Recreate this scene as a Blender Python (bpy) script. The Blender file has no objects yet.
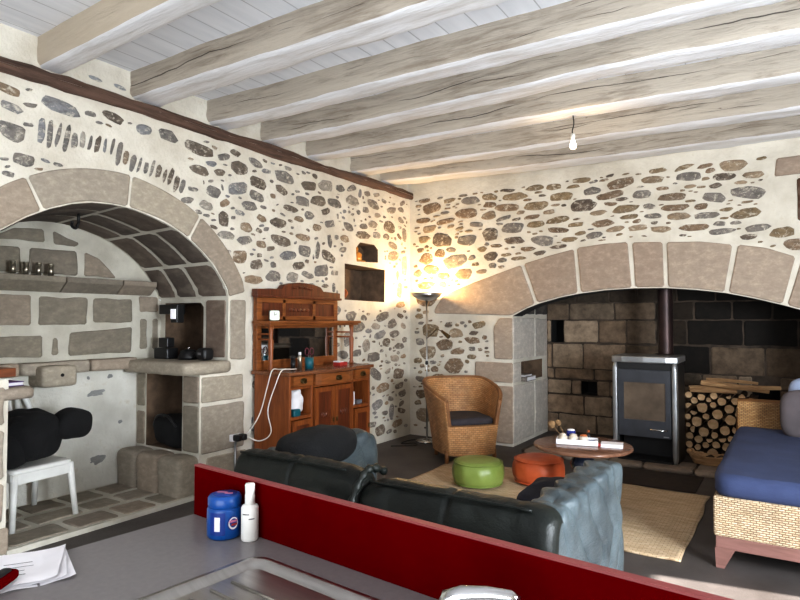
import bpy, bmesh, math, random
from mathutils import Vector, Matrix, noise, geometry
PI = math.pi
rnd = random.Random(11)
col = bpy.context.scene.collection
V = Vector

# ------------------------------------------------------------------ materials
def lin(c):
    return tuple((x / 12.92 if x <= .04045 else ((x + .055) / 1.055) ** 2.4) for x in c)
def rgb(r, g, b):
    return lin((r / 255, g / 255, b / 255)) + (1,)
class NT:
    def __init__(s, name):
        s.m = bpy.data.materials.new(name); s.m.use_nodes = True
        s.t = s.m.node_tree; s.n = s.t.nodes; s.l = s.t.links
        s.bs = s.n['Principled BSDF']
    def new(s, typ, **kw):
        nd = s.n.new(typ)
        for k, v in kw.items(): setattr(nd, k, v)
        return nd
    def link(s, a, b): s.l.new(a, b)
    def val(s, sock, v):
        if hasattr(v, 'is_output'): s.link(v, sock)
        else: sock.default_value = v
    def coords(s, kind='Object', scale=(1, 1, 1)):
        tc = s.new('ShaderNodeTexCoord'); mp = s.new('ShaderNodeMapping')
        s.link(tc.outputs[kind], mp.inputs[0]); mp.inputs['Scale'].default_value = scale
        return mp.outputs[0]
    def noise(s, vec, scale=5, detail=5, rough=.55, dist=0):
        nd = s.new('ShaderNodeTexNoise'); s.link(vec, nd.inputs['Vector'])
        nd.inputs['Scale'].default_value = scale; nd.inputs['Detail'].default_value = detail
        nd.inputs['Roughness'].default_value = rough; nd.inputs['Distortion'].default_value = dist
        return nd.outputs['Fac']
    def ramp(s, fac, stops):
        nd = s.new('ShaderNodeValToRGB'); s.link(fac, nd.inputs[0])
        e = nd.color_ramp.elements
        while len(e) < len(stops): e.new(.5)
        for el, (p, c) in zip(e, stops):
            el.position = p; el.color = c if len(c) == 4 else tuple(c) + (1,)
        return nd.outputs[0]
    def mix(s, a, b, fac, mode='MIX'):
        nd = s.new('ShaderNodeMix', data_type='RGBA', blend_type=mode)
        s.val(nd.inputs[0], fac); s.val(nd.inputs[6], a); s.val(nd.inputs[7], b)
        return nd.outputs[2]
    def math(s, op, a, b=0.):
        nd = s.new('ShaderNodeMath', operation=op); s.val(nd.inputs[0], a); s.val(nd.inputs[1], b)
        return nd.outputs[0]
    def bump(s, h, strength=.3, dist=.01):
        nd = s.new('ShaderNodeBump'); s.link(h, nd.inputs['Height'])
        nd.inputs['Strength'].default_value = strength; nd.inputs['Distance'].default_value = dist
        s.link(nd.outputs[0], s.bs.inputs['Normal'])
    def done(s, color, rough=.6, metal=0., **kw):
        s.val(s.bs.inputs['Base Color'], color); s.val(s.bs.inputs['Roughness'], rough); s.val(s.bs.inputs['Metallic'], metal)
        for k, v in kw.items(): s.val(s.bs.inputs[k], v)
        return s.m
BLK = (0, 0, 0, 1); WHT = (1, 1, 1, 1)

def simple(name, c, c2=None, rough=.5, metal=0., scale=8, bump=0., bscale=60, stretch=(1, 1, 1), **kw):
    t = NT(name); v = t.coords(scale=stretch)
    f = t.noise(v, scale, 4)
    c2 = c2 or tuple(min(1, x * .86) for x in c[:3]) + (1,)
    cc = t.ramp(f, [(.3, c2), (.7, c)])
    if bump: t.bump(t.noise(v, bscale, 4), bump, .01)
    return t.done(cc, rough, metal, **kw)

def m_mortar(name='lime_mortar', a=rgb(224, 219, 207), b=rgb(203, 196, 182)):
    t = NT(name); v = t.coords()
    c = t.ramp(t.noise(v, 3.5, 6), [(.32, b), (.62, a)])
    c = t.mix(c, rgb(190, 178, 155), t.ramp(t.noise(v, 14, 5), [(.6, BLK), (.78, (.5, .5, .5, 1))]))
    t.bump(t.noise(v, 22, 8, .65), .55, .02)
    return t.done(c, .92)
def m_stone(name='wall_stone', dark=.55, bump=.6, smear=.0, tint=rgb(170, 158, 142)):
    t = NT(name); v = t.coords()
    at = t.new('ShaderNodeAttribute', attribute_name='Col')
    n = t.ramp(t.noise(t.coords(scale=(1, 1, 1.6)), 15, 9, .72), [(.3, (dark, dark, dark, 1)), (.5, (.95, .95, .95, 1)), (.72, (1.3, 1.3, 1.3, 1))])
    c = t.mix(at.outputs[0], n, 1., 'MULTIPLY')
    n2 = t.ramp(t.noise(t.coords(scale=(1, 1, 2.5)), 4, 5), [(.5, BLK), (.78, (.35, .35, .35, 1))])
    c = t.mix(c, tint, n2)
    if smear:
        m = t.ramp(t.noise(t.coords(scale=(1, 1, 1.5)), 17, 9, .78, .6), [(.52, BLK), (.64, (smear, smear, smear, 1))])
        c = t.mix(c, rgb(222, 214, 198), m)
    t.bump(t.noise(v, 45, 8, .7), bump, .015)
    return t.done(c, .85)
def m_soot():
    t = NT('sooty_stone'); v = t.coords()
    at = t.new('ShaderNodeAttribute', attribute_name='Col')
    n = t.ramp(t.noise(v, 9, 8, .68), [(.25, (.35, .35, .35, 1)), (.7, (1.2, 1.2, 1.2, 1))])
    c = t.mix(at.outputs[0], n, 1., 'MULTIPLY')
    t.bump(t.noise(v, 30, 8, .7), .6, .015)
    return t.done(c, .9)
def m_beam(name, base, worn, crackw=.8, long=0):
    """painted old timber: grain and long checks running along one axis"""
    t = NT(name); cr_ = rgb(52, 44, 38)
    sc = [1.6, 1.6, 1.6]; sc[long] = .12; v = t.coords(scale=tuple(sc))
    sc2 = [1.] * 3; sc2[long] = .35
    n1 = t.noise(v, 16, 9, .72, .5)
    big = t.noise(t.coords(scale=tuple(sc2)), 3.2, 5, .6)
    f = t.math('ADD', t.math('MULTIPLY', n1, .6), t.math('MULTIPLY', big, .4))
    c = t.ramp(f, [(.36, worn), (.52, base)])
    oi = t.new('ShaderNodeObjectInfo')
    tc = t.new('ShaderNodeTexCoord'); sp = t.new('ShaderNodeSeparateXYZ'); t.link(tc.outputs['Object'], sp.inputs[0])
    h = t.math('MULTIPLY', n1, .9)
    if crackw:
        al = sp.outputs[long]; z = sp.outputs[2]
        for k, (zc, amp, fr, th) in enumerate(((.13, .09, .55, .5), (.07, .07, .8, .56), (.165, .05, .7, .52))):
            cb = t.new('ShaderNodeCombineXYZ'); t.link(t.math('MULTIPLY', al, fr), cb.inputs[0]); t.link(t.math('MULTIPLY', oi.outputs['Random'], 40.), cb.inputs[1]); cb.inputs[2].default_value = k * 7.3
            wv = t.noise(cb.outputs[0], 1., 6, .55)
            zz = t.math('ADD', t.math('MULTIPLY', t.math('SUBTRACT', wv, .5), amp * 2.4), zc)
            d = t.math('ABSOLUTE', t.math('SUBTRACT', z, zz))
            cb2 = t.new('ShaderNodeCombineXYZ'); t.link(t.math('MULTIPLY', al, .9), cb2.inputs[0]); t.link(t.math('MULTIPLY', oi.outputs['Random'], 31.), cb2.inputs[1]); cb2.inputs[2].default_value = k * 3.1
            msk = t.ramp(t.noise(cb2.outputs[0], 1., 4), [(th, BLK), (th + .12, WHT)])
            wd = t.math('MULTIPLY', msk, .0042)
            ln = t.math('MULTIPLY', t.math('LESS_THAN', d, wd), crackw)
            c = t.mix(c, cr_, ln); h = t.math('SUBTRACT', h, ln)
        kn = t.ramp(t.noise(t.coords(scale=tuple(sc2)), 26, 3), [(.74, BLK), (.78, (.6, .6, .6, 1))])
        c = t.mix(c, rgb(110, 92, 76), kn)
    t.bump(h, .8, .025)
    return t.done(c, .8)
def m_boards():
    t = NT('white_boards'); v = t.coords()
    sp = t.new('ShaderNodeSeparateXYZ'); t.link(v, sp.inputs[0])
    fr = t.math('FRACT', t.math('DIVIDE', sp.outputs[0], .21))
    g = t.ramp(fr, [(0., BLK), (.03, WHT), (.97, WHT), (1., BLK)])
    c = t.ramp(t.noise(t.coords(scale=(3, .4, 1)), 4, 5), [(.3, rgb(226, 228, 233)), (.7, rgb(240, 241, 245))])
    c = t.mix(rgb(176, 176, 180), c, g)
    t.bump(g, .25, .006)
    return t.done(c, .6)
def m_floor():
    t = NT('dark_floor'); v = t.coords()
    c = t.ramp(t.noise(v, 2.2, 8, .6), [(.3, rgb(62, 56, 53)), (.7, rgb(88, 82, 80))])
    c = t.mix(c, rgb(110, 102, 96), t.ramp(t.noise(v, 160, 2), [(.6, BLK), (.72, (.5, .5, .5, 1))]))
    t.bump(t.noise(v, 130, 3), .35, .006)
    return t.done(c, .62)
def m_wood(name, a, b, axis=2, rough=.4, sc=1.):
    st = [9 * sc] * 3; st[axis] = .9 * sc
    t = NT(name); v = t.coords(scale=tuple(st))
    n = t.noise(v, 3.2, 6, .62, .8)
    c = t.ramp(n, [(.3, b), (.68, a)])
    t.bump(n, .15, .004)
    return t.done(c, rough)
def m_wicker(name, a, b, gap, bw=.05, rh=.02):
    t = NT(name)
    tc = t.new('ShaderNodeTexCoord')
    br = t.new('ShaderNodeTexBrick'); t.link(tc.outputs['UV'], br.inputs['Vector'])
    br.inputs['Scale'].default_value = 1.; br.inputs['Brick Width'].default_value = bw; br.inputs['Row Height'].default_value = rh
    br.inputs['Mortar Size'].default_value = .0035; br.inputs['Mortar Smooth'].default_value = .9
    br.inputs['Color1'].default_value = a; br.inputs['Color2'].default_value = b; br.inputs['Mortar'].default_value = gap
    n = t.ramp(t.noise(t.coords(), 9, 4), [(.3, (.7, .7, .7, 1)), (.7, (1.1, 1.1, 1.1, 1))])
    c = t.mix(br.outputs[0], n, 1., 'MULTIPLY')
    inv = t.math('SUBTRACT', 1., br.outputs[1])
    t.bump(inv, .8, .006)
    return t.done(c, .55)
def m_jute():
    t = NT('jute'); tc = t.new('ShaderNodeTexCoord')
    br = t.new('ShaderNodeTexBrick'); t.link(tc.outputs['Object'], br.inputs['Vector'])
    br.inputs['Scale'].default_value = 1.; br.inputs['Brick Width'].default_value = .05; br.inputs['Row Height'].default_value = .022
    br.inputs['Mortar Size'].default_value = .003; br.inputs['Mortar Smooth'].default_value = 1.
    br.inputs['Color1'].default_value = rgb(214, 193, 164); br.inputs['Color2'].default_value = rgb(198, 174, 142); br.inputs['Mortar'].default_value = rgb(156, 130, 102)
    n = t.ramp(t.noise(t.coords(scale=(.6, 6, 1)), 3, 5), [(.3, (.82, .8, .76, 1)), (.7, (1.08, 1.08, 1.08, 1))])
    c = t.mix(br.outputs[0], n, 1., 'MULTIPLY')
    t.bump(t.math('SUBTRACT', 1., br.outputs[1]), .7, .006)
    return t.done(c, .9)
def m_leather(name, a, b, rough=.34, bump=.25):
    t = NT(name); v = t.coords()
    c = t.ramp(t.noise(v, 6, 6), [(.3, b), (.7, a)])
    h = t.math('ADD', t.noise(v, 120, 3), t.math('MULTIPLY', t.noise(t.coords(scale=(1, 1, 2.2)), 9, 6, .62, 1.6), 2.4))
    t.bump(h, bump, .02)
    return t.done(c, rough, 0., **{'Specular IOR Level': .3})

M = {}
M['mortar'] = m_mortar()
M['white_plaster'] = m_mortar('white_plaster', rgb(226, 224, 216), rgb(205, 202, 192))
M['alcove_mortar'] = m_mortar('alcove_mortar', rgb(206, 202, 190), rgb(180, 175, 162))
M['stone'] = m_stone('wall_stone', .5, .8, .85)
M['granite'] = m_stone('granite_blocks', .8, .4)
M['soot'] = m_soot()
M['dark_reveal'] = simple('dark_reveal', rgb(122, 100, 80), rgb(84, 68, 54), .9, bump=.4)
M['soot_mortar'] = simple('soot_mortar', rgb(98, 84, 72), rgb(56, 48, 41), .95, bump=.5)
M['black_soot'] = simple('black_soot', rgb(30, 27, 26), rgb(14, 13, 13), .95, bump=.4)
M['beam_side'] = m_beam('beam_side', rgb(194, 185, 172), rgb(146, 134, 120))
M['beam_under_lit'] = m_beam('beam_under_lit', rgb(238, 238, 240), rgb(214, 211, 208), 0)  # whiter than the sides: light on the undersides is painted into this colour
M['boards'] = m_boards()
M['floor'] = m_floor()
M['wood'] = m_wood('oak', rgb(150, 86, 42), rgb(108, 56, 26), 2, .36)
M['wood_h'] = m_wood('oak_across', rgb(156, 96, 50), rgb(108, 60, 28), 1, .34)
M['wood_dark'] = m_wood('oak_dark', rgb(112, 56, 30), rgb(72, 34, 18), 2, .4)
M['wood_top'] = m_wood('oak_top', rgb(140, 92, 62), rgb(96, 58, 38), 1, .22)
M['brass'] = simple('aged_brass', rgb(92, 74, 44), rough=.4, metal=.8)
M['mirror'] = simple('mirror', (.8, .8, .8, 1), (.78, .78, .78, 1), .03, 1.)
M['white_plastic'] = simple('white_plastic', rgb(236, 236, 232), rough=.4)
M['black_cloth'] = simple('black_cloth', rgb(20, 20, 22), rgb(11, 11, 12), .95, bump=.5, bscale=90)
M['navy_cloth'] = simple('navy_cloth', rgb(26, 30, 48), rgb(16, 18, 30), .9, bump=.4, bscale=90)
M['black_plastic'] = simple('black_plastic', rgb(24, 24, 26), rough=.4)
M['rubber'] = simple('rubber', rgb(18, 18, 18), rough=.7)
M['chrome'] = simple('chrome', (.62, .62, .62, 1), (.5, .5, .5, 1), .16, 1.)
M['steel'] = simple('brushed_steel', rgb(200, 198, 196), rgb(180, 178, 176), .28, 1., 4, .08, 40, (1, 14, 1))
M['silver'] = simple('silver_paint', rgb(170, 172, 174), rgb(150, 152, 154), .35, .7)
M['stove'] = simple('stove_enamel', rgb(72, 74, 80), rgb(62, 64, 69), .42, .35)
M['stove_black'] = simple('stove_black', rgb(26, 26, 28), rgb(18, 18, 19), .5)
M['stove_glass'] = simple('stove_glass', rgb(120, 106, 92), rgb(80, 70, 61), .12, 0, 3)
M['flue'] = simple('flue_pipe', rgb(70, 52, 50), rgb(44, 34, 34), .4, .5, 6)
M['red'] = simple('red_panel', rgb(88, 0, 3), rgb(82, 0, 3), .8, **{'Specular IOR Level': 0.})
M['red_edge'] = simple('red_panel_edge', rgb(140, 66, 66), rough=.5)
M['counter'] = simple('grey_laminate', rgb(130, 126, 126), rgb(122, 118, 119), .35, 0, 60)
M['blue'] = simple('blue_plastic', rgb(14, 84, 160), rgb(10, 70, 140), .3)
M['dark_blue'] = simple('dark_blue_print', rgb(20, 58, 140), rough=.35)
M['pink_print'] = simple('pink_print', rgb(206, 130, 160), rough=.4)
M['paper'] = simple('paper', rgb(236, 234, 236), rgb(226, 224, 228), .8)
M['grey_print'] = simple('grey_print', rgb(110, 108, 112), rough=.6)
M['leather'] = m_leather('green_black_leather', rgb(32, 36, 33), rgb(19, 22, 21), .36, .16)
M['leather_lit'] = m_leather('lit_leather', rgb(88, 98, 102), rgb(54, 62, 66), .3, .22)  # paler copy of the sofa leather, with side light painted into the colour
M['green'] = m_leather('green_vinyl', rgb(132, 148, 80), rgb(114, 130, 64), .3, .1)
M['orange'] = m_leather('orange_vinyl', rgb(200, 102, 62), rgb(172, 80, 46), .36, .12)
M['wicker_h'] = m_wicker('honey_wicker', rgb(206, 160, 112), rgb(188, 138, 90), rgb(142, 98, 60), .048, .021)
M['wicker_p'] = m_wicker('pale_wicker', rgb(216, 196, 168), rgb(190, 166, 134), rgb(150, 122, 92), .032, .013)
M['wicker_m'] = m_wicker('warm_wicker', rgb(204, 164, 112), rgb(178, 134, 82), rgb(120, 82, 46), .032, .013)
M['charcoal'] = simple('charcoal_fabric', rgb(64, 60, 66), rgb(48, 45, 50), .85, bump=.3, bscale=120)
M['navy'] = simple('navy_fabric', rgb(58, 69, 102), rgb(47, 57, 88), .85, 0, 5, .3, 140)
M['grey_cushion'] = simple('grey_cushion', rgb(92, 84, 86), rgb(74, 68, 70), .9, 0, 5, .3, 140)
M['blue_cushion'] = simple('blue_grey_cushion', rgb(138, 148, 168), rgb(118, 128, 150), .9, 0, 5, .3, 140)
M['red_wood'] = m_wood('red_brown_wood', rgb(136, 100, 92), rgb(106, 74, 66), 0, .45)
M['table_wood'] = m_wood('table_wood', rgb(140, 104, 84), rgb(92, 62, 48), 0, .2)
M['dark_paint'] = simple('dark_blue_paint', rgb(34, 42, 58), rgb(24, 30, 42), .25)
M['jute'] = m_jute()
M['bark'] = simple('bark', rgb(104, 78, 56), rgb(58, 42, 32), .95, 0, 12, .8, 40, (4, 1, 4))
M['cut'] = simple('cut_wood', rgb(228, 198, 158), rgb(188, 148, 106), .85, 0, 14, .3, 60)
M['split'] = m_wood('split_wood', rgb(204, 166, 122), rgb(140, 104, 70), 0, .85)
M['terracotta'] = simple('terracotta', rgb(180, 104, 56), rough=.7)
M['amber'] = simple('amber_resin', rgb(214, 150, 60), rgb(170, 104, 36), .3)
M['purple'] = simple('purple_cover', rgb(92, 62, 120), rough=.5)
M['brown_board'] = m_wood('brown_board', rgb(142, 82, 46), rgb(108, 58, 32), 1, .5)
M['tin'] = simple('tin', rgb(196, 190, 176), rgb(150, 142, 126), .3, .9)
M['teal'] = simple('teal_plastic', rgb(20, 92, 104), rough=.35)
M['red_box'] = simple('red_card', rgb(168, 50, 44), rough=.6)
M['maroon'] = simple('maroon_plastic', rgb(92, 28, 44), rough=.4)
M['cream_ceramic'] = simple('cream_ceramic', rgb(222, 214, 202), rgb(176, 160, 140), .4, 0, 14)
M['cobalt'] = simple('cobalt_glass', rgb(44, 54, 124), rough=.2)
M['stem'] = simple('dried_stem', rgb(150, 120, 84), rgb(104, 80, 54), .9)
M['cable'] = simple('white_cable', rgb(226, 222, 214), rough=.5)
M['mat'] = simple('brown_mat', rgb(56, 44, 36), rgb(40, 31, 26), .95, 0, 12, .5, 120)
M['clock_face'] = simple('clock_face', rgb(232, 238, 222), rough=.4)
M['cover_print'] = simple('book_cover_print', rgb(160, 150, 140), rgb(20, 18, 22), .45, 0, 26)
def m_emit(name, c, s):
    t = NT(name)
    return t.done(c, .4, **{'Emission Color': c, 'Emission Strength': s})
M['bulb'] = m_emit('lit_bulb', (1, .86, .62, 1), 22)
M['lamp_inside'] = m_emit('lamp_inside', (1, .78, .45, 1), 10)
M['white_led'] = m_emit('small_lens', (.9, .9, .95, 1), .6)

# ------------------------------------------------------------------ mesh helpers
class MB:
    def __init__(s):
        s.bm = bmesh.new(); s.uv = s.bm.loops.layers.uv.new('UVMap'); s.cl = s.bm.verts.layers.float_color.new('Col')
        s.mi = 0; s.c = (1, 1, 1, 1)
    def v(s, p):
        x = s.bm.verts.new(p); x[s.cl] = s.c; return x
    def f(s, vs, smooth=False):
        try: fc = s.bm.faces.new(vs)
        except ValueError: return None
        fc.material_index = s.mi; fc.smooth = smooth; return fc
    def box(s, c, size, rz=0, uvs=True, R=None):
        c = V(c); hx, hy, hz = [q / 2 for q in size]
        R = R or Matrix.Rotation(rz, 3, 'Z')
        vs = [s.v(c + R @ V((sx * hx, sy * hy, sz * hz))) for sx in (-1, 1) for sy in (-1, 1) for sz in (-1, 1)]
        for ids, (a, b) in (((0, 1, 3, 2), (1, 2)), ((4, 6, 7, 5), (1, 2)), ((0, 4, 5, 1), (0, 2)), ((2, 3, 7, 6), (0, 2)), ((0, 2, 6, 4), (0, 1)), ((1, 5, 7, 3), (0, 1))):
            fc = s.f([vs[i] for i in ids])
            if fc:
                for lp in fc.loops:
                    q = R.transposed() @ (lp.vert.co - c); lp[s.uv].uv = (q[a] + 5, q[b] + 5)
        return s
    def b2(s, x0, x1, y0, y1, z0, z1):
        return s.box(((x0 + x1) / 2, (y0 + y1) / 2, (z0 + z1) / 2), (abs(x1 - x0), abs(y1 - y0), abs(z1 - z0)))
    def grid(s, fn, nu, nv, closeu=False, smooth=True, uvf=None, flip=False):
        rows = [[s.v(fn(i / nu, j / nv)) for j in range(nv + 1)] for i in range(nu if closeu else nu + 1)]
        n = len(rows)
        for i in range(nu):
            a, b = rows[i], rows[(i + 1) % n]
            for j in range(nv):
                q = [a[j], b[j], b[j + 1], a[j + 1]]
                if flip: q.reverse()
                fc = s.f(q, smooth)
                if fc and uvf:
                    uvq = [(i, j), (i + 1, j), (i + 1, j + 1), (i, j + 1)]
                    if flip: uvq.reverse()
                    for lp, (p, r) in zip(fc.loops, uvq): lp[s.uv].uv = uvf(p / nu, r / nv)
        return rows
    def lathe(s, prof, n=28, c=(0, 0, 0), wob=None):
        c = V(c); rings = []
        for r, z in prof:
            if r < 1e-6: rings.append([s.v(c + V((0, 0, z)))])
            else:
                rings.append([s.v(c + V((r * math.cos(2 * PI * i / n) * (wob(2 * PI * i / n, z) if wob else 1), r * math.sin(2 * PI * i / n) * (wob(2 * PI * i / n, z) if wob else 1), z))) for i in range(n)])
        for a, b in zip(rings, rings[1:]):
            for i in range(n):
                j = (i + 1) % n
                if len(a) == 1 and len(b) == 1: continue
                if len(a) == 1: s.f([a[0], b[j], b[i]], True)
                elif len(b) == 1: s.f([a[i], a[j], b[0]], True)
                else: s.f([a[i], a[j], b[j], b[i]], True)
        return s
    def tube(s, pts, r, n=8, cap=True):
        pts = [V(p) for p in pts]; rings = []
        rr = r if isinstance(r, (list, tuple)) else [r] * len(pts)
        up = V((0, 0, 1)); prev = None
        for i, p in enumerate(pts):
            d = (pts[min(i + 1, len(pts) - 1)] - pts[max(i - 1, 0)]).normalized()
            if prev is None:
                a = d.orthogonal().normalized()
            else:
                a = (prev - d * prev.dot(d))
                a = a.normalized() if a.length > 1e-5 else d.orthogonal().normalized()
            prev = a; b = d.cross(a)
            rings.append([s.v(p + (a * math.cos(2 * PI * k / n) + b * math.sin(2 * PI * k / n)) * rr[i]) for k in range(n)])
        for a, b in zip(rings, rings[1:]):
            for k in range(n): s.f([a[k], a[(k + 1) % n], b[(k + 1) % n], b[k]], True)
        if cap:
            s.f(list(reversed(rings[0]))); s.f(rings[-1])
        return s
    def prism(s, pts2, fn, h0, h1):
        a = [s.v(fn(u, v, h0)) for u, v in pts2]; b = [s.v(fn(u, v, h1)) for u, v in pts2]
        s.f(list(reversed(a))); s.f(b); n = len(pts2)
        for i in range(n): s.f([a[i], a[(i + 1) % n], b[(i + 1) % n], b[i]])
        return s
    def cushion(s, c, size, e=.35, n=14, disp=None, R=None, nz=None):
        """rounded block: a cube grid pushed to a superellipsoid, then displaced"""
        c = V(c); R = R or Matrix.Identity(3); vd = {}
        def vert(i, j, k, N):
            key = (i, j, k)
            if key in vd: return vd[key]
            p = V((2 * i / N[0] - 1, 2 * j / N[1] - 1, 2 * k / N[2] - 1))
            pw = 2 / e
            l = (abs(p.x) ** pw + abs(p.y) ** pw + abs(p.z) ** pw) ** (1 / pw)
            q = p / l if l > 0 else p
            w = V((q.x * size[0] / 2, q.y * size[1] / 2, q.z * size[2] / 2))
            if disp:
                nn = V((q.x / size[0], q.y / size[1], q.z / size[2])).normalized()
                w = w + nn * disp(w, q)
            vd[key] = s.v(c + R @ w); return vd[key]
        mx = max(size); N = [max(4, int(n * q / mx)) for q in size]
        for ax in range(3):
            a, b = (ax + 1) % 3, (ax + 2) % 3
            for side in (0, N[ax]):
                for i in range(N[a]):
                    for j in range(N[b]):
                        q = []
                        for di, dj in ((0, 0), (1, 0), (1, 1), (0, 1)):
                            ix = [0, 0, 0]; ix[ax] = side; ix[a] = i + di; ix[b] = j + dj
                            q.append(vert(*ix, N))
                        if side == 0: q.reverse()
                        s.f(q, True)
        return s
    def build(s, name, mats, root=None, bevel=0., seg=2, label=None, smooth_angle=None, local=False):
        bmesh.ops.recalc_face_normals(s.bm, faces=s.bm.faces) if not getattr(s, 'keepn', False) else None
        me = bpy.data.meshes.new(name); s.bm.to_mesh(me); s.bm.free()
        if not isinstance(mats, (list, tuple)): mats = [mats]
        for m in mats: me.materials.append(M[m] if isinstance(m, str) else m)
        o = bpy.data.objects.new(name, me); col.objects.link(o)
        if bevel:
            md = o.modifiers.new('edge', 'BEVEL'); md.width = bevel; md.segments = seg; md.limit_method = 'ANGLE'; md.angle_limit = math.radians(40)
        if root is not None:
            if not local: me.transform(XF[chain(root)].inverted())
            o.parent = root; PARENT[o.name] = chain(root)
        else:
            xs = [v.co for v in me.vertices]
            if not getattr(s, 'noorg', False) and xs:
                b = V(((min(p.x for p in xs) + max(p.x for p in xs)) / 2, (min(p.y for p in xs) + max(p.y for p in xs)) / 2, min(p.z for p in xs)))
                me.transform(Matrix.Translation(-b)); o.location = b; XF[o.name] = Matrix.Translation(b)
            else: XF[o.name] = Matrix.Identity(4)
        if label: o['label'] = label
        return o
XF = {}; PARENT = {}
def chain(o): return PARENT.get(o.name, o.name)
def thing(name, label, cat, loc, rz=0., group=None):
    o = bpy.data.objects.new(name, None); col.objects.link(o)
    o.empty_display_size = .1
    o.location = loc; o.rotation_euler = (0, 0, rz); o['label'] = label; o['category'] = cat; o['kind'] = 'thing'
    if group: o['group'] = group
    XF[o.name] = Matrix.Translation(loc) @ Matrix.Rotation(rz, 4, 'Z')
    return o
def tag(o, label, cat, group=None, kind='thing'):
    o['label'] = label; o['category'] = cat; o['kind'] = kind
    if group: o['group'] = group
    return o
def struct(o): o['kind'] = 'structure'; return o
def lerp(a, b, t): return a + (b - a) * t
def nz(p, s=1.): return noise.noise(V(p) * s)

# ------------------------------------------------------------------ stone helpers (relief belonging to a wall)
def inset(pts, g):
    n = len(pts); out = []
    area = sum(pts[i][0] * pts[(i + 1) % n][1] - pts[(i + 1) % n][0] * pts[i][1] for i in range(n))
    sg = 1 if area > 0 else -1
    for i in range(n):
        p0, p1, p2 = V(pts[i - 1]), V(pts[i]), V(pts[(i + 1) % n])
        d1 = (p1 - p0).normalized(); d2 = (p2 - p1).normalized()
        n1 = V((-d1.y, d1.x)) * sg; n2 = V((-d2.y, d2.x)) * sg
        b = n1 + n2
        if b.length < 1e-4: b = n1.copy()
        b.normalize(); k = max(.45, b.dot(n1))
        out.append(p1 + b * g / k)
    return out
def block(mb, fn, pts, gap=.012, h=.012, colr=(.5, .5, .5), seed=0, jit=.012, step=.05, chamf=.014):
    pts = inset(pts, gap); n = len(pts); ring = []
    for i in range(n):
        a, b = pts[i], pts[(i + 1) % n]; L = (b - a).length
        if L < 1e-4: continue
        c = min(chamf, L * .3); k = max(1, int((L - 2 * c) / step))
        for q in range(k + 1):
            ring.append(a + (b - a) * ((c + (L - 2 * c) * q / k) / L))
    ctr = sum(ring, V((0, 0))) / len(ring)
    rr = [p + (ctr - p).normalized() * (jit * (nz((p.x * 7 + seed, p.y * 7, seed * .37), 1.) + .3)) for p in ring]
    mb.c = tuple(colr) + (1,)
    def lift(q, hh): return fn(q.x, q.y, hh)
    mb.c = tuple(lerp(x, y, .3) for x, y in zip(colr, MORT)) + (1,) if max(colr) > .12 else tuple(colr) + (1,)
    ro = [mb.v(lift(p, -.004)) for p in rr]
    mb.c = tuple(colr) + (1,)
    rm = [mb.v(lift(p + (ctr - p).normalized() * .004, h * .75)) for p in rr]
    ri = [mb.v(lift(p + (ctr - p).normalized() * .016, h)) for p in rr]
    m = len(rr)
    for A, B in ((ro, rm), (rm, ri)):
        for i in range(m): mb.f([A[i], A[(i + 1) % m], B[(i + 1) % m], B[i]], True)
    mb.f(ri)
MORT = rgb(206, 198, 182)[:3]
def rubble(mb, fn, cx, cy, rx, ry, ang, colr, seed, h=.008, n=16):
    ca, sa = math.cos(ang), math.sin(ang); rings = []
    h = min(h, .007)
    q = random.Random(int(seed * 1000)); m = q.choice((6, 7, 8, 9)); n = m * 2
    cor = []
    for i in range(m):
        a = 2 * PI * (i + q.uniform(-.28, .28)) / m; r = q.uniform(.84, 1.14)
        c_, s_ = math.cos(a), math.sin(a)
        cor.append(V((math.copysign(abs(c_) ** .8, c_) * rx * r, math.copysign(abs(s_) ** .8, s_) * ry * r)))
    out = []
    for i in range(m):
        a, b = cor[i], cor[(i + 1) % m]
        out.append(a * .97); out.append((a + b) / 2 * q.uniform(.97, 1.08))
    for sc, hh in ((1., -.003), (.91, h * .6), (.7, h), (.34, h * 1.2)):
        mb.c = tuple(lerp(a, b, .45 if sc == 1. else 0.) for a, b in zip(colr, MORT)) + (1,)
        ring = []
        for p_ in out:
            x, y = p_ * sc
            ring.append(mb.v(fn(cx + x * ca - y * sa, cy + x * sa + y * ca, hh + (0 if sc == 1 else .003 * nz((x * 30, y * 30, seed))))))
        rings.append(ring)
    for A, B in zip(rings, rings[1:]):
        for i in range(n): mb.f([A[i], A[(i + 1) % n], B[(i + 1) % n], B[i]], True)
    mb.f(rings[-1], True)
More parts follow.
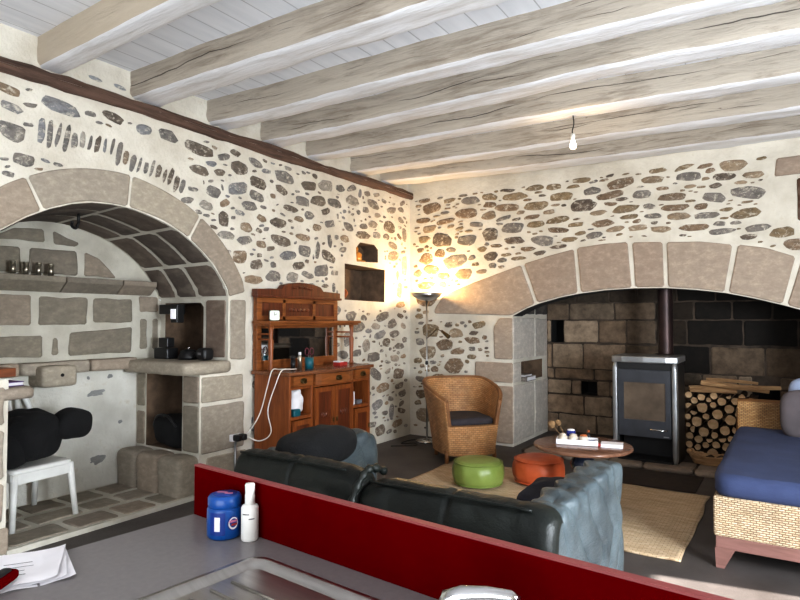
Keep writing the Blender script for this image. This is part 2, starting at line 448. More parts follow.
def pack(mb, fn, u0, u1, v0, v1, tries, size_fn, allowed, pal, rg, existing, gap=.018):
    for t in range(tries):
        u = rg.uniform(u0, u1); v = rg.uniform(v0, v1)
        rx, ry, ang = size_fn(t / tries, u, v, rg)
        ok = True
        for du, dv in ((0, 0), (1, 0), (-1, 0), (0, 1), (0, -1)):
            if not allowed(u + du * rx * 1.1, v + dv * ry * 1.1): ok = False; break
        if not ok: continue
        for (eu, ev, ex, ey, ea) in existing:
            if abs(eu - u) > ex + rx + gap + .1 or abs(ev - v) > ex + rx + gap + .1: continue
            ca, sa = math.cos(ea), math.sin(ea); cb, sb = math.cos(ang), math.sin(ang)
            for k in range(8):
                a = 2 * PI * k / 8
                x = rx * math.cos(a); y = ry * math.sin(a)
                pu, pv = u + x * cb - y * sb - eu, v + x * sb + y * cb - ev
                lx, ly = pu * ca + pv * sa, -pu * sa + pv * ca
                if (lx / (ex + gap)) ** 2 + (ly / (ey + gap)) ** 2 < 1: ok = False; break
            if not ok: break
            pu, pv = -(u - eu), -(v - ev)
            lx, ly = pu * cb + pv * sb, -pu * sb + pv * cb
            if (lx / (rx + gap)) ** 2 + (ly / (ry + gap)) ** 2 < 1: ok = False; break
        if not ok: continue
        existing.append((u, v, rx, ry, ang))
        c = pal(u, v, rg)
        rubble(mb, fn, u, v, rx, ry, ang, c, rg.uniform(0, 99), h=rg.uniform(.006, .014))
def holed(mb, fn, outer, holes, recess=()):
    polys = [[V((u, v, 0)) for u, v in p] for p in [outer] + list(holes)]
    flat = [q for p in polys for q in p]
    vs = [mb.v(fn(q.x, q.y, 0)) for q in flat]
    for tri in geometry.tessellate_polygon(polys): mb.f([vs[i] for i in tri])
def recess(mb, fn, pts, depth, back=True):
    a = [mb.v(fn(u, v, 0)) for u, v in pts]; b = [mb.v(fn(u, v, -depth)) for u, v in pts]
    n = len(pts)
    for i in range(n): mb.f([a[i], a[(i + 1) % n], b[(i + 1) % n], b[i]])
    if back: mb.f(b)
def ashlar(mb, fn, u0, u1, rows, wr, rg, pal, gap=.012, h=.012, allowed=None, off=0.):
    for (va, vb) in rows:
        u = u0 - rg.uniform(0, wr[0])
        while u < u1 - .02:
            w = rg.uniform(*wr); a, b = max(u, u0), min(u + w, u1); u += w
            if b - a < .06: continue
            segs = [(a, b)]
            for h_ in (allowed or []):
                if va < h_[2][1] - .01 and vb > h_[0][1] + .01:
                    segs = [q for (x, y) in segs for q in (((x, min(y, h_[0][0])), (max(x, h_[1][0]), y)))]
            for (x, y) in segs:
                if y - x > .05: block(mb, fn, [(x, va), (y, va), (y, vb), (x, vb)], gap, h, pal((x + y) / 2, (va + vb) / 2, rg), rg.uniform(0, 50))

XL = -4.22; YB = 6.72; XR = 2.6; ZT = 3.42; YR = -4.0
fL = lambda u, v, h: V((XL + h, u, v))
fB = lambda u, v, h: V((u, YB - h, v))
GR = [rgb(166, 156, 142)[:3], rgb(174, 164, 148)[:3], rgb(158, 146, 132)[:3], rgb(168, 154, 138)[:3]]
def pal_granite(u, v, r):
    c = r.choice(GR); k = r.uniform(.9, 1.1); return tuple(x * k for x in c)
def pal_back(u, v, r):
    c = r.choice([rgb(170, 153, 137)[:3], rgb(162, 145, 130)[:3], rgb(176, 160, 144)[:3]]); k = r.uniform(.92, 1.06); return tuple(x * k for x in c)

# ------------------------------------------------------------------ floor and ceiling
mb = MB(); mb.noorg = True
mb.b2(XL - .05, XR, YR, YB + 1.3, -.1, 0)
struct(mb.build('floor', 'floor'))
mb = MB(); mb.noorg = True
mb.b2(XL - .4, XR, YR, YB + .3, ZT, ZT + .06)
struct(mb.build('ceiling', 'boards'))

# ------------------------------------------------------------------ left wall with alcove
arch_r = [(2.55, 2.36), (2.7, 2.355), (2.85, 2.325), (3.0, 2.285), (3.14, 2.23), (3.28, 2.15), (3.4, 2.06), (3.5, 1.965), (3.59, 1.85), (3.64, 1.78), (3.66, 1.7)]
arch_l = [(2.4, 2.35), (2.25, 2.315), (2.1, 2.255), (1.95, 2.175), (1.8, 2.07), (1.68, 1.965), (1.56, 1.84), (1.48, 1.73), (1.45, 1.64)]
arch = list(reversed(arch_r)) + arch_l          # from the far springing over the crown to the near springing
XBK = -5.12
SILL = 1.12
outer = [(YR, 0), (1.87, 0), (1.87, SILL), (1.45, SILL)] + list(reversed(arch)) + [(3.66, SILL), (3.36, SILL), (3.36, 0), (YB, 0), (YB, 3.2), (YR, 3.2)]
N1 = [(5.33, 1.73), (6.12, 1.72), (6.13, 2.12), (5.33, 2.14)]
N2 = [(5.55, 2.18), (5.98, 2.2), (5.98, 2.36), (5.9, 2.41), (5.62, 2.41), (5.54, 2.34)]
mb = MB(); mb.noorg = True
holed(mb, fL, outer, [N1, N2])
mb.mi = 1
recess(mb, fL, N1, .36)
recess(mb, fL, N2, .22)
mb.mi = 0
# the wall above the timber plate stands back a little
mb.b2(XL - .35, XL - .03, YR, YB, 3.2, ZT)
wall_left = struct(mb.build('wall_left', ['mortar', 'dark_reveal']))

def inside_arch(u, v, pad=0.):
    if v < SILL: return 1.87 - pad < u < 3.36 + pad
    if v < 1.7: return 1.45 - pad < u < 3.66 + pad
    # arch polyline
    for (a, za), (b, zb) in zip(arch, arch[1:]):
        if b <= u <= a:
            return v < lerp(za, zb, (a - u) / (a - b)) + pad
    return pad > 0 and (1.45 - pad < u < 3.66 + pad) and v < 1.85
def ok_left(u, v):
    if not (1.0 < u < YB - .05) or not (.06 < v < 3.06): return False
    if inside_arch(u, v, .27): return False
    if v < 1.85 and 3.3 < u < 3.92: return False
    if v < 1.72 and u < 2: return False
    if 5.24 < u < 6.3 and 1.63 < v < 2.2: return False
    if 5.45 < u < 6.08 and 2.1 < v < 2.48: return False
    if 2.0 < u < 3.2 and 2.6 < v < 2.93: return False     # soldier course over the arch
    return True
mb = MB(); mb.noorg = True
rg = random.Random(5)
ex = []
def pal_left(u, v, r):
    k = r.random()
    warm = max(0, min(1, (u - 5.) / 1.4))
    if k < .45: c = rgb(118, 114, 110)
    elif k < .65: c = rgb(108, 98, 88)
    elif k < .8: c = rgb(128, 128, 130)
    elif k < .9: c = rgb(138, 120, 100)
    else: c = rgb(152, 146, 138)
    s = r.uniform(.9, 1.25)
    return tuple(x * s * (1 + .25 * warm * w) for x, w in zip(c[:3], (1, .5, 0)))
# soldier stones over the arch and a handful of large stones
for i in range(21):
    t = i / 20; u = lerp(2.04, 3.16, t)
    v = 2.78 - .16 * max(0, t - .45) ** 1.4 * 1.7 + rg.uniform(-.02, .02)
    if t > .5: v -= .04
    hh = rg.uniform(.055, .12); ang = lerp(-.12, -.32, t) + rg.uniform(-.06, .06)
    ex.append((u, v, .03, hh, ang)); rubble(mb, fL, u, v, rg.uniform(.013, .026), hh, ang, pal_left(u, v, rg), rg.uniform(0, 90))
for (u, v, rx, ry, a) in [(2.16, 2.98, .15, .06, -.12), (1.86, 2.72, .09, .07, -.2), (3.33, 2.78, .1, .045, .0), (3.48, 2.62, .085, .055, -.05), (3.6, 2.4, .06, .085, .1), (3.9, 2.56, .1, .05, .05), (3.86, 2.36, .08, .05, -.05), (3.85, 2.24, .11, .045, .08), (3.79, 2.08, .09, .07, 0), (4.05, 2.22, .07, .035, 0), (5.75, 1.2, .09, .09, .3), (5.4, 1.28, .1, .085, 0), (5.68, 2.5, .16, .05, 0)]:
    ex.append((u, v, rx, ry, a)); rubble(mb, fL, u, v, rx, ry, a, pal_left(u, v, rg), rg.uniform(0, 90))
def size_left(t, u, v, r):
    if t < .1: rx = r.uniform(.1, .155)
    elif t < .4: rx = r.uniform(.06, .105)
    else: rx = r.uniform(.018, .05)
    ry = rx * r.uniform(.36, .6)
    if t > .4: ry = rx * r.uniform(.3, .7)
    if r.random() < .07: rx, ry = ry * .9, rx
    return rx, ry, r.gauss(0, .16)
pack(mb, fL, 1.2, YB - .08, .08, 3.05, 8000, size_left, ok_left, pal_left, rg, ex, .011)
# two stones on the wall above the plate
for u in (2.42, 2.62): rubble(mb, lambda a, b, h: V((XL - .03 + h, a, b)), u, 3.27, .055, .016, -.1, rgb(150, 152, 154)[:3], u)
mb.build('rubble_stones', 'stone', wall_left)
# voussoirs round the alcove
mb = MB(); mb.noorg = True
def arch_pt(frac):
    L = [0.]
    for a, b in zip(arch, arch[1:]): L.append(L[-1] + math.dist(a, b))
    d = frac * L[-1]
    for i in range(len(arch) - 1):
        if d <= L[i + 1] + 1e-9:
            k = (d - L[i]) / (L[i + 1] - L[i]); return V((lerp(arch[i][0], arch[i + 1][0], k), lerp(arch[i][1], arch[i + 1][1], k)))
    return V(arch[-1])
def arch_n(frac):
    a, b = arch_pt(max(0, frac - .02)), arch_pt(min(1, frac + .02)); d = (b - a).normalized()
    return V((d.y, -d.x))
def vous_t(f): return .2 + .06 * math.sin(PI * f)
def frac_at(Y):
    return min(range(1001), key=lambda i: abs(arch_pt(i / 1000).x - Y) + (0 if arch_pt(i / 1000).y > 1.66 else 9)) / 1000
js = [0., frac_at(3.23), frac_at(2.68), frac_at(2.06), frac_at(1.66), 1.]
for k, (a, b) in enumerate(zip(js, js[1:])):
    n = 8; pi = [arch_pt(lerp(a, b, i / n)) for i in range(n + 1)]
    po = [arch_pt(lerp(a, b, i / n)) + arch_n(lerp(a, b, i / n)) * vous_t(lerp(a, b, i / n)) for i in range(n + 1)]
    block(mb, fL, pi + list(reversed(po)), .008, .014, pal_granite(0, 0, rg), k * 3.3, .005)
for (a, b, z0, z1) in [(3.67, 3.87, 1.13, 1.7), (3.36, 3.85, .78, 1.02), (3.36, 3.86, .34, .77), (3.42, 3.9, .02, .33), (1.47, 1.86, .82, 1.08), (1.5, 1.86, .48, .81), (1.46, 1.86, .2, .47), (1.44, 1.9, .0, .19), (1.22, 1.44, 1.13, 1.62)]:
    block(mb, fL, [(a, z0), (b, z0), (b, z1), (a, z1)], .01, .014, pal_granite(0, 0, rg), a * 7 + z0)
mb.build('arch_stones', 'granite', wall_left)
# vault
def rear(p): return (2.52 + (p[0] - 2.52) * .93, 1.66 + (p[1] - 1.66) * .93 if p[1] > 1.66 else p[1])
def vault(f, d, h=0.):
    a = arch_pt(f); r_ = V(rear((a.x, a.y))); p = a.lerp(r_, d); nn = arch_n(f)
    p = p - nn * h
    return V((lerp(XL, XBK, d), p.x, p.y))
mb = MB(); mb.noorg = True
mb.grid(lambda u, v: vault(u, v), 40, 4)
mb.mi = 1
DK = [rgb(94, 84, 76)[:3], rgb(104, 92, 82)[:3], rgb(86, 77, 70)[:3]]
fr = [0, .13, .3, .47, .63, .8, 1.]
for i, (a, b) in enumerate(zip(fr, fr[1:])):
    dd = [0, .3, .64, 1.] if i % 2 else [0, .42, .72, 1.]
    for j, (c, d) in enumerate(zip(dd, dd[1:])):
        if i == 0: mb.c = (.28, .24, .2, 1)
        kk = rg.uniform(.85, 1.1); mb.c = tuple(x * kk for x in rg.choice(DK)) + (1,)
        g = .007
        def fn(u, v, a=a, b=b, c=c, d=d):
            e = min(u, 1 - u, v, 1 - v)
            return vault(lerp(a + g * .6, b - g * .6, u), lerp(c + g * 1.5, d - g * 1.5, v), -.003 if e < .001 else .012)
        mb.grid(fn, 12, 6)
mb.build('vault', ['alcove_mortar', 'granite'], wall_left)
# alcove rear wall
mb = MB(); mb.noorg = True
fK = lambda u, v, h: V((XBK + h, u, v))
ra = [rear(p) for p in arch]
holed(mb, fK, [(1.0, 0), (3.66, 0), (3.66, 1.66)] + ra + [(1.0, 1.64)], [])
mb.mi = 1
fK2 = lambda u, v, h: V((XBK + h, u, v))
LB = [rgb(138, 130, 116)[:3], rgb(146, 134, 120)[:3], rgb(128, 120, 108)[:3]]
def pal_alc(u, v, r):
    k = r.uniform(.92, 1.08); return tuple(x * k for x in r.choice(LB))
for pts in [[(1.95, 1.87), (2.35, 1.87), (2.34, 2.09), (2.0, 2.08)], [(2.39, 1.87), (2.8, 1.87), (2.79, 2.1), (2.39, 2.09)], [(2.84, 1.87), (3.16, 1.87), (2.98, 2.05), (2.84, 2.1)], [(2.1, 2.12), (2.53, 2.13), (2.51, 2.25), (2.27, 2.24)], [(2.58, 2.12), (2.78, 2.12), (2.82, 2.16), (2.57, 2.25)],
            [(1.75, 1.45), (2.43, 1.45), (2.43, 1.71), (1.75, 1.71)], [(2.47, 1.45), (2.89, 1.45), (2.89, 1.7), (2.47, 1.7)], [(2.93, 1.47), (3.32, 1.47), (3.31, 1.7), (2.92, 1.7)], [(1.9, 1.2), (2.52, 1.19), (2.52, 1.38), (1.9, 1.38)], [(2.72, 1.19), (3.31, 1.19), (3.31, 1.44), (2.72, 1.4)], [(2.58, 1.2), (2.65, 1.2), (2.64, 1.36), (2.59, 1.36)],
            [(3.37, 1.56), (3.58, 1.57), (3.58, 1.73), (3.36, 1.73)], [(3.38, 1.22), (3.47, 1.22), (3.46, 1.52), (3.38, 1.52)], [(3.51, 1.22), (3.58, 1.22), (3.58, 1.53), (3.51, 1.52)]]:
    block(mb, fK2, pts, .006, .012, pal_alc(0, 0, rg), pts[0][0] * 5 + pts[0][1])
for (u, v, rx, ry) in [(2.98, .86, .1, .035), (3.1, 1.0, .03, .025), (2.9, 1.0, .018, .02), (3.2, .58, .03, .02), (3.0, .28, .09, .05), (2.7, .3, .08, .06)]:
    rubble(mb, fK, u, v, rx, ry, .1, rgb(150, 150, 148)[:3], u * 9, h=.005)
mb.mi = 2
mb.prism([(1.87, .0), (3.36, .0), (3.36, 1.05), (1.87, 1.05)], fK, -.01, .004)
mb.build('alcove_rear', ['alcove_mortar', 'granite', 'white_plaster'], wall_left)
# side walls, piers and their openings
mb = MB(); mb.noorg = True
fS = lambda u, v, h: V((u, 3.66 - (XL - u) * .06 - h, v))
W1 = [(-5.05, 1.145), (-4.53, 1.145), (-4.53, 1.62), (-4.57, 1.66), (-5.05, 1.66)]
holed(mb, fS, [(XBK, SILL), (XL, SILL), (XL, 1.7), (XBK, 1.7)], [W1]); mb.mi = 2; recess(mb, fS, W1, .42); mb.mi = 0
fP = lambda u, v, h: V((u, 3.36 - h, v))
W2 = [(-4.96, .36), (-4.45, .36), (-4.45, 1.02), (-4.96, 1.02)]
holed(mb, fP, [(XBK, 0), (XL, 0), (XL, 1.04), (XBK, 1.04)], [W2]); mb.mi = 2; recess(mb, fP, W2, .45); mb.mi = 0
fQ = lambda u, v, h: V((u, 1.87 + h, v))
holed(mb, fQ, [(XBK, 0), (XL, 0), (XL, 1.04), (XBK, 1.04)], [])
holed(mb, lambda u, v, h: V((u, 1.45, v)), [(XBK, 1.0), (XL, 1.0), (XL, 1.7), (XBK, 1.7)], [])
mb.mi = 1
for (a, b, z0, z1) in [(-4.5, XL - .02, 1.15, 1.69)]:
    block(mb, fS, [(a, z0), (b, z0), (b, z1), (a, z1)], .008, .012, rgb(118, 102, 90)[:3], 3)
for (a, b, z0, z1) in [(-4.44, XL, .78, 1.02), (-4.44, XL, .36, .77), (-5.1, -4.97, .7, 1.02), (-5.1, -4.97, .36, .68)]:
    block(mb, fP, [(a, z0), (b, z0), (b, z1), (a, z1)], .006, .012, pal_alc(0, 0, rg), a + z0)
mb.build('pier_sides', ['alcove_mortar', 'granite', 'dark_reveal'], wall_left)
# slabs, ledge, cornice, step, spout block
def slab(mb, x0, x1, y0, y1, z0, z1, cham=.05):
    mb.c = tuple(pal_granite(0, 0, rg)) + (1,)
    mb.cushion(((x0 + x1) / 2, (y0 + y1) / 2, (z0 + z1) / 2), (x1 - x0, y1 - y0, z1 - z0), .14, 16, lambda w, q: .006 * nz(w * 9))
mb = MB(); mb.noorg = True
slab(mb, XBK, XL + .03, 3.2, 3.7, 1.03, 1.14); mb.build('bench_slab', 'granite', wall_left)
mb = MB(); mb.noorg = True
slab(mb, XBK, XL + .02, 1.43, 2.04, .98, 1.06); mb.build('bench_slab', 'granite', wall_left)
mb = MB(); mb.noorg = True
for a, b in ((1.9, 2.3), (2.31, 2.86), (2.87, 3.3)): slab(mb, XBK, XBK + .12, a, b, 1.06, 1.16)
mb.build('wall_ledge', 'granite', wall_left)
mb = MB(); mb.noorg = True
for k, (a, b) in enumerate(((1.5, 2.08), (2.09, 2.62), (2.63, 3.12), (3.13, 3.46))):
    mb.c = tuple(pal_alc(0, 0, rg)) + (1,)
    mb.prism([(XBK, 1.73), (XBK + .05, 1.73), (XBK + .15, 1.81), (XBK + .15, 1.855), (XBK, 1.855)], lambda u, v, h: V((u, h, v)), a, b)
mb.build('cornice_shelf', 'granite', wall_left, .006)
mb = MB(); mb.noorg = True
for (a, b) in ((-5.1, -4.82), (-4.81, -4.52), (-4.51, XL)):
    mb.c = tuple(x * .8 for x in pal_granite(0, 0, rg)) + (1,)
    mb.cushion(((a + b) / 2, 3.27, .17), (b - a, .24, .36), .3, 12, lambda w, q: .012 * nz(w * 6))
mb.build('stone_step', 'granite', wall_left)
mb = MB(); mb.noorg = True
mb.c = tuple(pal_granite(0, 0, rg)) + (1,)
mb.cushion((XBK + .1, 2.55, 1.05), (.26, .28, .17), .22, 10); mb.mi = 1
mb.c = WHT; mb.tube([(XBK + .22, 2.56, 1.06), (XBK + .235, 2.56, 1.06)], .014)
mb.build('spout_block', ['granite', 'black_soot'], wall_left)
# flagstones
mb = MB(); mb.noorg = True
mb.b2(XBK, XL + .03, 1.87, 3.3, -.02, .035); mb.mi = 1
fF = lambda u, v, h: V((u, v, .035 + h))
for row, (x0, x1) in enumerate(((XL - .27, XL + .025), (XL - .56, XL - .28), (XBK + .02, XL - .57))):
    y = 1.88
    while y < 3.25:
        kf = rg.uniform(.55, .85); w = rg.uniform(.26, .46); b = min(y + w, 3.28)
        if b - y > .1: block(mb, fF, [(x0, y), (x1, y), (x1 + rg.uniform(-.02, .0), b), (x0, b)], .022, .01, tuple(x * kf for x in pal_granite(0, 0, rg)), y * 5 + row, .014)
        y += w
o = mb.build('trim_1', ['alcove_mortar', 'granite']); struct(o)

# timber wall plate along the left wall
mb = MB(); mb.noorg = True
def plate(u, v):
    y = lerp(YR, YB, u); a = 2 * PI * v
    cz = 3.142 + .018 * nz((y * .9, 3, 1)); hh = .05 + .018 * nz((y * 1.3, 8, 2)) + .014 * nz((y * 5, 2, 2))
    return V((XL + .0 + .055 * math.copysign(abs(math.cos(a)) ** .6, math.cos(a)) + .012 * nz((y * 2, a, 4)), y, cz + hh * math.copysign(abs(math.sin(a)) ** .6, math.sin(a)) + .008 * nz((y * 7, a * 2, 1))))
mb.grid(plate, 90, 12)
tag(mb.build('timber_wall_plate', m_beam('plate_along', rgb(106, 82, 70), rgb(60, 44, 36), 0, 1)), 'long dark brown timber set along the top of the stone wall under the beam ends', 'timber')

# ------------------------------------------------------------------ ceiling beams
beams = [([(-4.35, 2.02), (-2.83, 1.97), (2.6, 2.02)], .19, 'smooth cream painted ceiling beam, first from the left, above the alcove'),
         ([(-4.35, 2.7), (-3.4, 2.7), (-1.8, 2.73), (2.6, 2.86)], .27, 'rough cracked whitewashed ceiling beam, second from the left, with wide brightly lit underside'),
         ([(-4.35, 3.42), (-3.56, 3.47), (-2.28, 3.49), (-.9, 3.54), (2.6, 3.64)], .24, 'whitewashed ceiling beam, third from the left, ending on the wall left of the sideboard'),
         ([(-4.35, 4.06), (-3.3, 4.12), (-1.05, 4.1), (.07, 4.2), (2.6, 4.34)], .26, 'pitted rough whitewashed ceiling beam, fourth from the left, ending above the sideboard'),
         ([(-4.35, 4.7), (-3.1, 4.76), (-1.25, 4.83), (.08, 4.97), (2.6, 5.2)], .25, 'ceiling beam with long crack from which the bare bulb hangs, fifth from the left'),
         ([(-4.35, 5.46), (-3.6, 5.52), (-1.47, 5.66), (.09, 5.76), (2.6, 5.95)], .27, 'pale ceiling beam just behind the hanging bulb, warmly lit at its left end'),
         ([(-4.35, 6.05), (-2.6, 6.3), (-1.2, 6.42), (.1, 6.5), (2.6, 6.5)], .3, 'whitewashed ceiling beam lying against the fireplace wall, farthest from the worktop')]
for bi, (path, wd, lab) in enumerate(beams):
    def yat(x):
        for (a, ya), (b, yb) in zip(path, path[1:]):
            if x <= b: return lerp(ya, yb, (x - a) / (b - a))
        return path[-1][1]
    mb = MB(); rough = .35 if bi < 1 else 1.
    ns = 110; x0, x1 = XL - .1, XR - .02
    sec = []
    for k in range(6): sec.append((0, 1 - k / 6, 0))       # front face downwards
    for k in range(6): sec.append((k / 6, 0, 1))           # underside
    for k in range(6): sec.append((1, k / 6, 0))           # rear face upwards
    sec.append((1, 1, 0))
    rows = []
    zb, zt = (3.215, ZT + .005)
    for i in range(ns + 1):
        x = lerp(x0, x1, i / ns); ring = []
        for (a, b, _) in sec:
            sag = .012 * nz((x * .6, bi * 5, 1)) * rough
            y = yat(x) + a * wd * (1 + .1 * rough * nz((x * .7, bi * 9, 3)))
            z = zb + sag + b * (zt - zb - sag)
            cr = min(a, 1 - a) + min(b, 1 - b)
            nn = .014 * rough * nz((x * 2.2, a * 3 + bi * 7, b * 3)) + .007 * rough * nz((x * 7, a * 7 + bi * 3, b * 7))
            if a == 0: y += nn
            elif a == 1: y -= nn
            if b == 0: z += nn
            if a in (0, 1) and b == 0:
                y += (.018 if a == 0 else -.018) * (1 + .8 * rough * nz((x * 4, bi, 9))); z += .014
            ring.append(mb.v((x, y, z)))
        rows.append(ring)
    for A, B in zip(rows, rows[1:]):
        for k in range(len(sec) - 1):
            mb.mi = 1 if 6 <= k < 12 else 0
            mb.f([A[k], B[k], B[k + 1], A[k + 1]], True)
    mb.mi = 0
    mb.f(rows[0]); mb.f(list(reversed(rows[-1])))
    o = mb.build('ceiling_beam', ['beam_side', 'beam_under_lit'] if bi > 0 else [M.setdefault('beam_smooth', m_beam('beam_smooth', rgb(206, 194, 176), rgb(196, 183, 164), 0)), 'beam_under_lit'])
    tag(o, lab, 'beam', 'ceiling beams')

# ------------------------------------------------------------------ fireplace wall
fi = [(-2.78, 1.545), (-2.6, 1.635), (-2.45, 1.69), (-2.2, 1.755), (-1.98, 1.795), (-1.7, 1.825), (-1.4, 1.838), (-1.08, 1.832), (-.8, 1.805), (-.53, 1.765), (-.3, 1.71), (-.06, 1.64), (.12, 1.58), (.26, 1.53)]
mb = MB(); mb.noorg = True
holed(mb, fB, [(XL, 0), (-2.78, 0)] + fi + [(.26, 0), (XR, 0), (XR, ZT), (XL - .35, ZT), (XL - .35, 3.1), (XL, 3.1)], [])
mb.mi = 1
pl = [(-2.78, 0)] + fi + [(.26, 0)]
for (a, b), (c, d) in list(zip(pl, pl[1:]))[1:-1]:
    mb.f([mb.v(fB(a, b, 0)), mb.v(fB(c, d, 0)), mb.v(fB(c, d, -.3)), mb.v(fB(a, b, -.3))])
a = [(-3.6, 3.2), (-3.6, 1.545)] + fi + [(1., 1.53), (1., 3.2)]
holed(mb, lambda u, v, h: V((u, YB + .3, v)), a, [])
wall_back = struct(mb.build('wall_back', ['mortar', 'black_soot']))
mb = MB(); mb.noorg = True
fe = {}
blocks = [[(-2.79, 1.545), (-3.86, 1.575), (-3.84, 1.66), (-3.72, 1.82), (-3.3, 1.97), (-2.66, 2.16), (-2.49, 1.685), (-2.6, 1.635)],
          [(-2.47, 1.69), (-2.64, 2.17), (-2.33, 2.25), (-2.03, 2.31), (-1.99, 1.795), (-2.2, 1.755)],
          [(-1.97, 1.797), (-2.01, 2.32), (-1.72, 2.345), (-1.45, 2.35), (-1.41, 1.837), (-1.7, 1.825)],
          [(-1.39, 1.838), (-1.42, 2.34), (-1.1, 2.325), (-1.09, 1.832)],
          [(-1.07, 1.832), (-1.08, 2.32), (-.76, 2.305), (-.46, 2.25), (-.54, 1.765), (-.8, 1.805)],
          [(-.52, 1.763), (-.43, 2.25), (-.18, 2.2), (.06, 2.1), (-.06, 1.64), (-.3, 1.71)],
          [(-.04, 1.635), (.09, 2.09), (.4, 1.95), (.55, 1.6), (.27, 1.53), (.12, 1.58)]]
rg = random.Random(21)
for k, p in enumerate(blocks): block(mb, fB, p, .008, .016, pal_back(0, 0, rg), k * 4.1, .004, .09, .02)
for k, p in enumerate([[(-3.02, 1.02), (-2.768, 1.02), (-2.768, 1.535), (-2.95, 1.535), (-3.03, 1.42)], [(-3.28, .74), (-2.768, .74), (-2.768, 1.0), (-3.28, 1.0)], [(-3.0, .02), (-2.768, .02), (-2.768, .72), (-3.0, .72)], [(.27, 1.0), (.7, 1.0), (.7, 1.5), (.27, 1.5)], [(.27, .4), (.6, .4), (.6, .98), (.27, .98)],
                       [(-.12, 2.86), (.3, 2.86), (.3, 3.06), (-.1, 3.05)], [(.06, 2.42), (.2, 2.42), (.2, 2.84), (.06, 2.84)]]):
    c = pal_back(0, 0, rg) if k != 6 else rgb(92, 66, 48)[:3]
    block(mb, fB, p, .008, .016, c, k * 2.7 + 9, .004, .09)
mb.build('arch_stones', 'granite', wall_back)
mb = MB(); mb.noorg = True
def top_e(u):
    pts = [(-4.3, 1.5), (-3.86, 1.6), (-3.72, 1.82), (-3.3, 1.97), (-2.64, 2.17), (-2.03, 2.31), (-1.45, 2.35), (-.76, 2.31), (-.43, 2.25), (.07, 2.1), (.6, 1.7)]
    for (a, b), (c, d) in zip(pts, pts[1:]):
        if a <= u <= c: return lerp(b, d, (u - a) / (c - a))
    return 0
def ok_back(u, v):
    if not (XL + .04 < u < XR - .1) or not (.08 < v < 3.1): return False
    if -3.9 < u < .62:
        if v < top_e(u) + .03 and v > 1.5: return False
        if v <= 1.53 and u > -3.06: return False
        if .7 < v < 1.04 and u > -3.32: return False
    if -.16 < u < .34 and v > 2.4: return False
    return True
def pal_b(u, v, r):
    k = r.random()
    if k < .34: c = rgb(138, 120, 94)
    elif k < .55: c = rgb(128, 108, 88)
    elif k < .75: c = rgb(128, 122, 116)
    elif k < .9: c = rgb(152, 134, 112)
    else: c = rgb(104, 92, 82)
    s = r.uniform(.85, 1.15); return tuple(x * s for x in c[:3])
def size_b(t, u, v, r):
    if t < .2: rx = r.uniform(.1, .17)
    elif t < .5: rx = r.uniform(.055, .11)
    else: rx = r.uniform(.02, .06)
    ry = rx * r.uniform(.24, .5)
    if u < -3. and v < 2.6: ry = rx * r.uniform(.4, .75)
    return rx, ry, r.gauss(.03, .08)
pack(mb, fB, XL + .05, 2.45, .1, 3.08, 20000, size_b, ok_back, pal_b, rg, [], .009)
mb.build('rubble_stones', 'stone', wall_back)
# recess behind the arch
YK = 7.92
mb = MB(); mb.noorg = True
fJ = lambda u, v, h: V((-2.78 + h, u, v))
NB = [(6.98, .75), (7.72, .75), (7.72, .99), (6.98, .99)]
holed(mb, fJ, [(YB, 0), (YK, 0), (YK, 2.7), (YB + .3, 2.7), (YB + .3, 1.545), (YB, 1.545)], [NB]); mb.mi = 1; recess(mb, fJ, NB, .25)
mb.mi = 2
LG = [rgb(206, 198, 188)[:3], rgb(198, 190, 180)[:3]]
for (a, b, z0, z1) in [(YB - .014, 7.42, 1.02, 1.535), (7.44, YK - .02, 1.01, 1.53), (YB - .014, 6.96, .74, 1.0), (YB - .014, 7.4, .03, .73), (7.42, YK, .03, .73), (7.05, 7.45, 1.56, 1.9), (7.47, YK, 1.56, 1.95)]:
    c = rg.choice(LG) if z0 < 1.5 else rgb(70, 66, 64)[:3]
    block(mb, fJ, [(a, z0), (b, z0), (b, z1), (a, z1)], .008, .012, c, a + z0)
mb.build('hearth_side', ['mortar', 'dark_reveal', 'granite'], wall_back)
mb = MB(); mb.noorg = True
fH = lambda u, v, h: V((u, YK - h, v))
holes = [[(-2.72, 1.2), (-2.55, 1.2), (-2.55, 1.5), (-2.72, 1.5)], [(-2.32, .52), (-2.12, .52), (-2.12, .7), (-2.32, .7)], [(-.38, .56), (-.12, .56), (-.12, .74), (-.38, .74)]]
holed(mb, fH, [(-2.8, 0), (.7, 0), (.7, 2.7), (-2.8, 2.7)], holes)
mb.mi = 1
for h_ in holes: recess(mb, fH, h_, .3)
mb.mi = 2
def pal_soot(u, v, r):
    base = r.choice([rgb(176, 154, 130)[:3], rgb(164, 140, 116)[:3], rgb(152, 128, 104)[:3]])
    s = max(0, min(1, (u + 2.0) / .9)) * max(.0, min(1, (v - .3 - (.3 if u > -.9 else 0)) / .7))
    s = max(s, max(0, min(1, (v - 1.45) / .3)) * .85)
    k = lerp(.95, .035, s) * r.uniform(.85, 1.1)
    if u > -.9 and v < 1.1: k = max(k, .5)
    return tuple(x * k for x in base)
ashlar(mb, fH, -2.78, .65, [(0, .26), (.26, .51), (.52, .71), (.72, .86), (.86, 1.19), (1.2, 1.5), (1.5, 1.72), (1.72, 2.0), (2.0, 2.3), (2.3, 2.6)], (.3, .6), rg, pal_soot, .004, .012, holes)
mb.build('hearth_rear', ['soot_mortar', 'black_soot', 'soot'], wall_back)
mb = MB(); mb.noorg = True
mb.b2(.26, .5, YB, YK, 0, 2.7); mb.b2(-2.9, .7, YB + .3, YK + .05, 2.7, 2.75)
mb.build('hearth_hood', 'black_soot', wall_back)
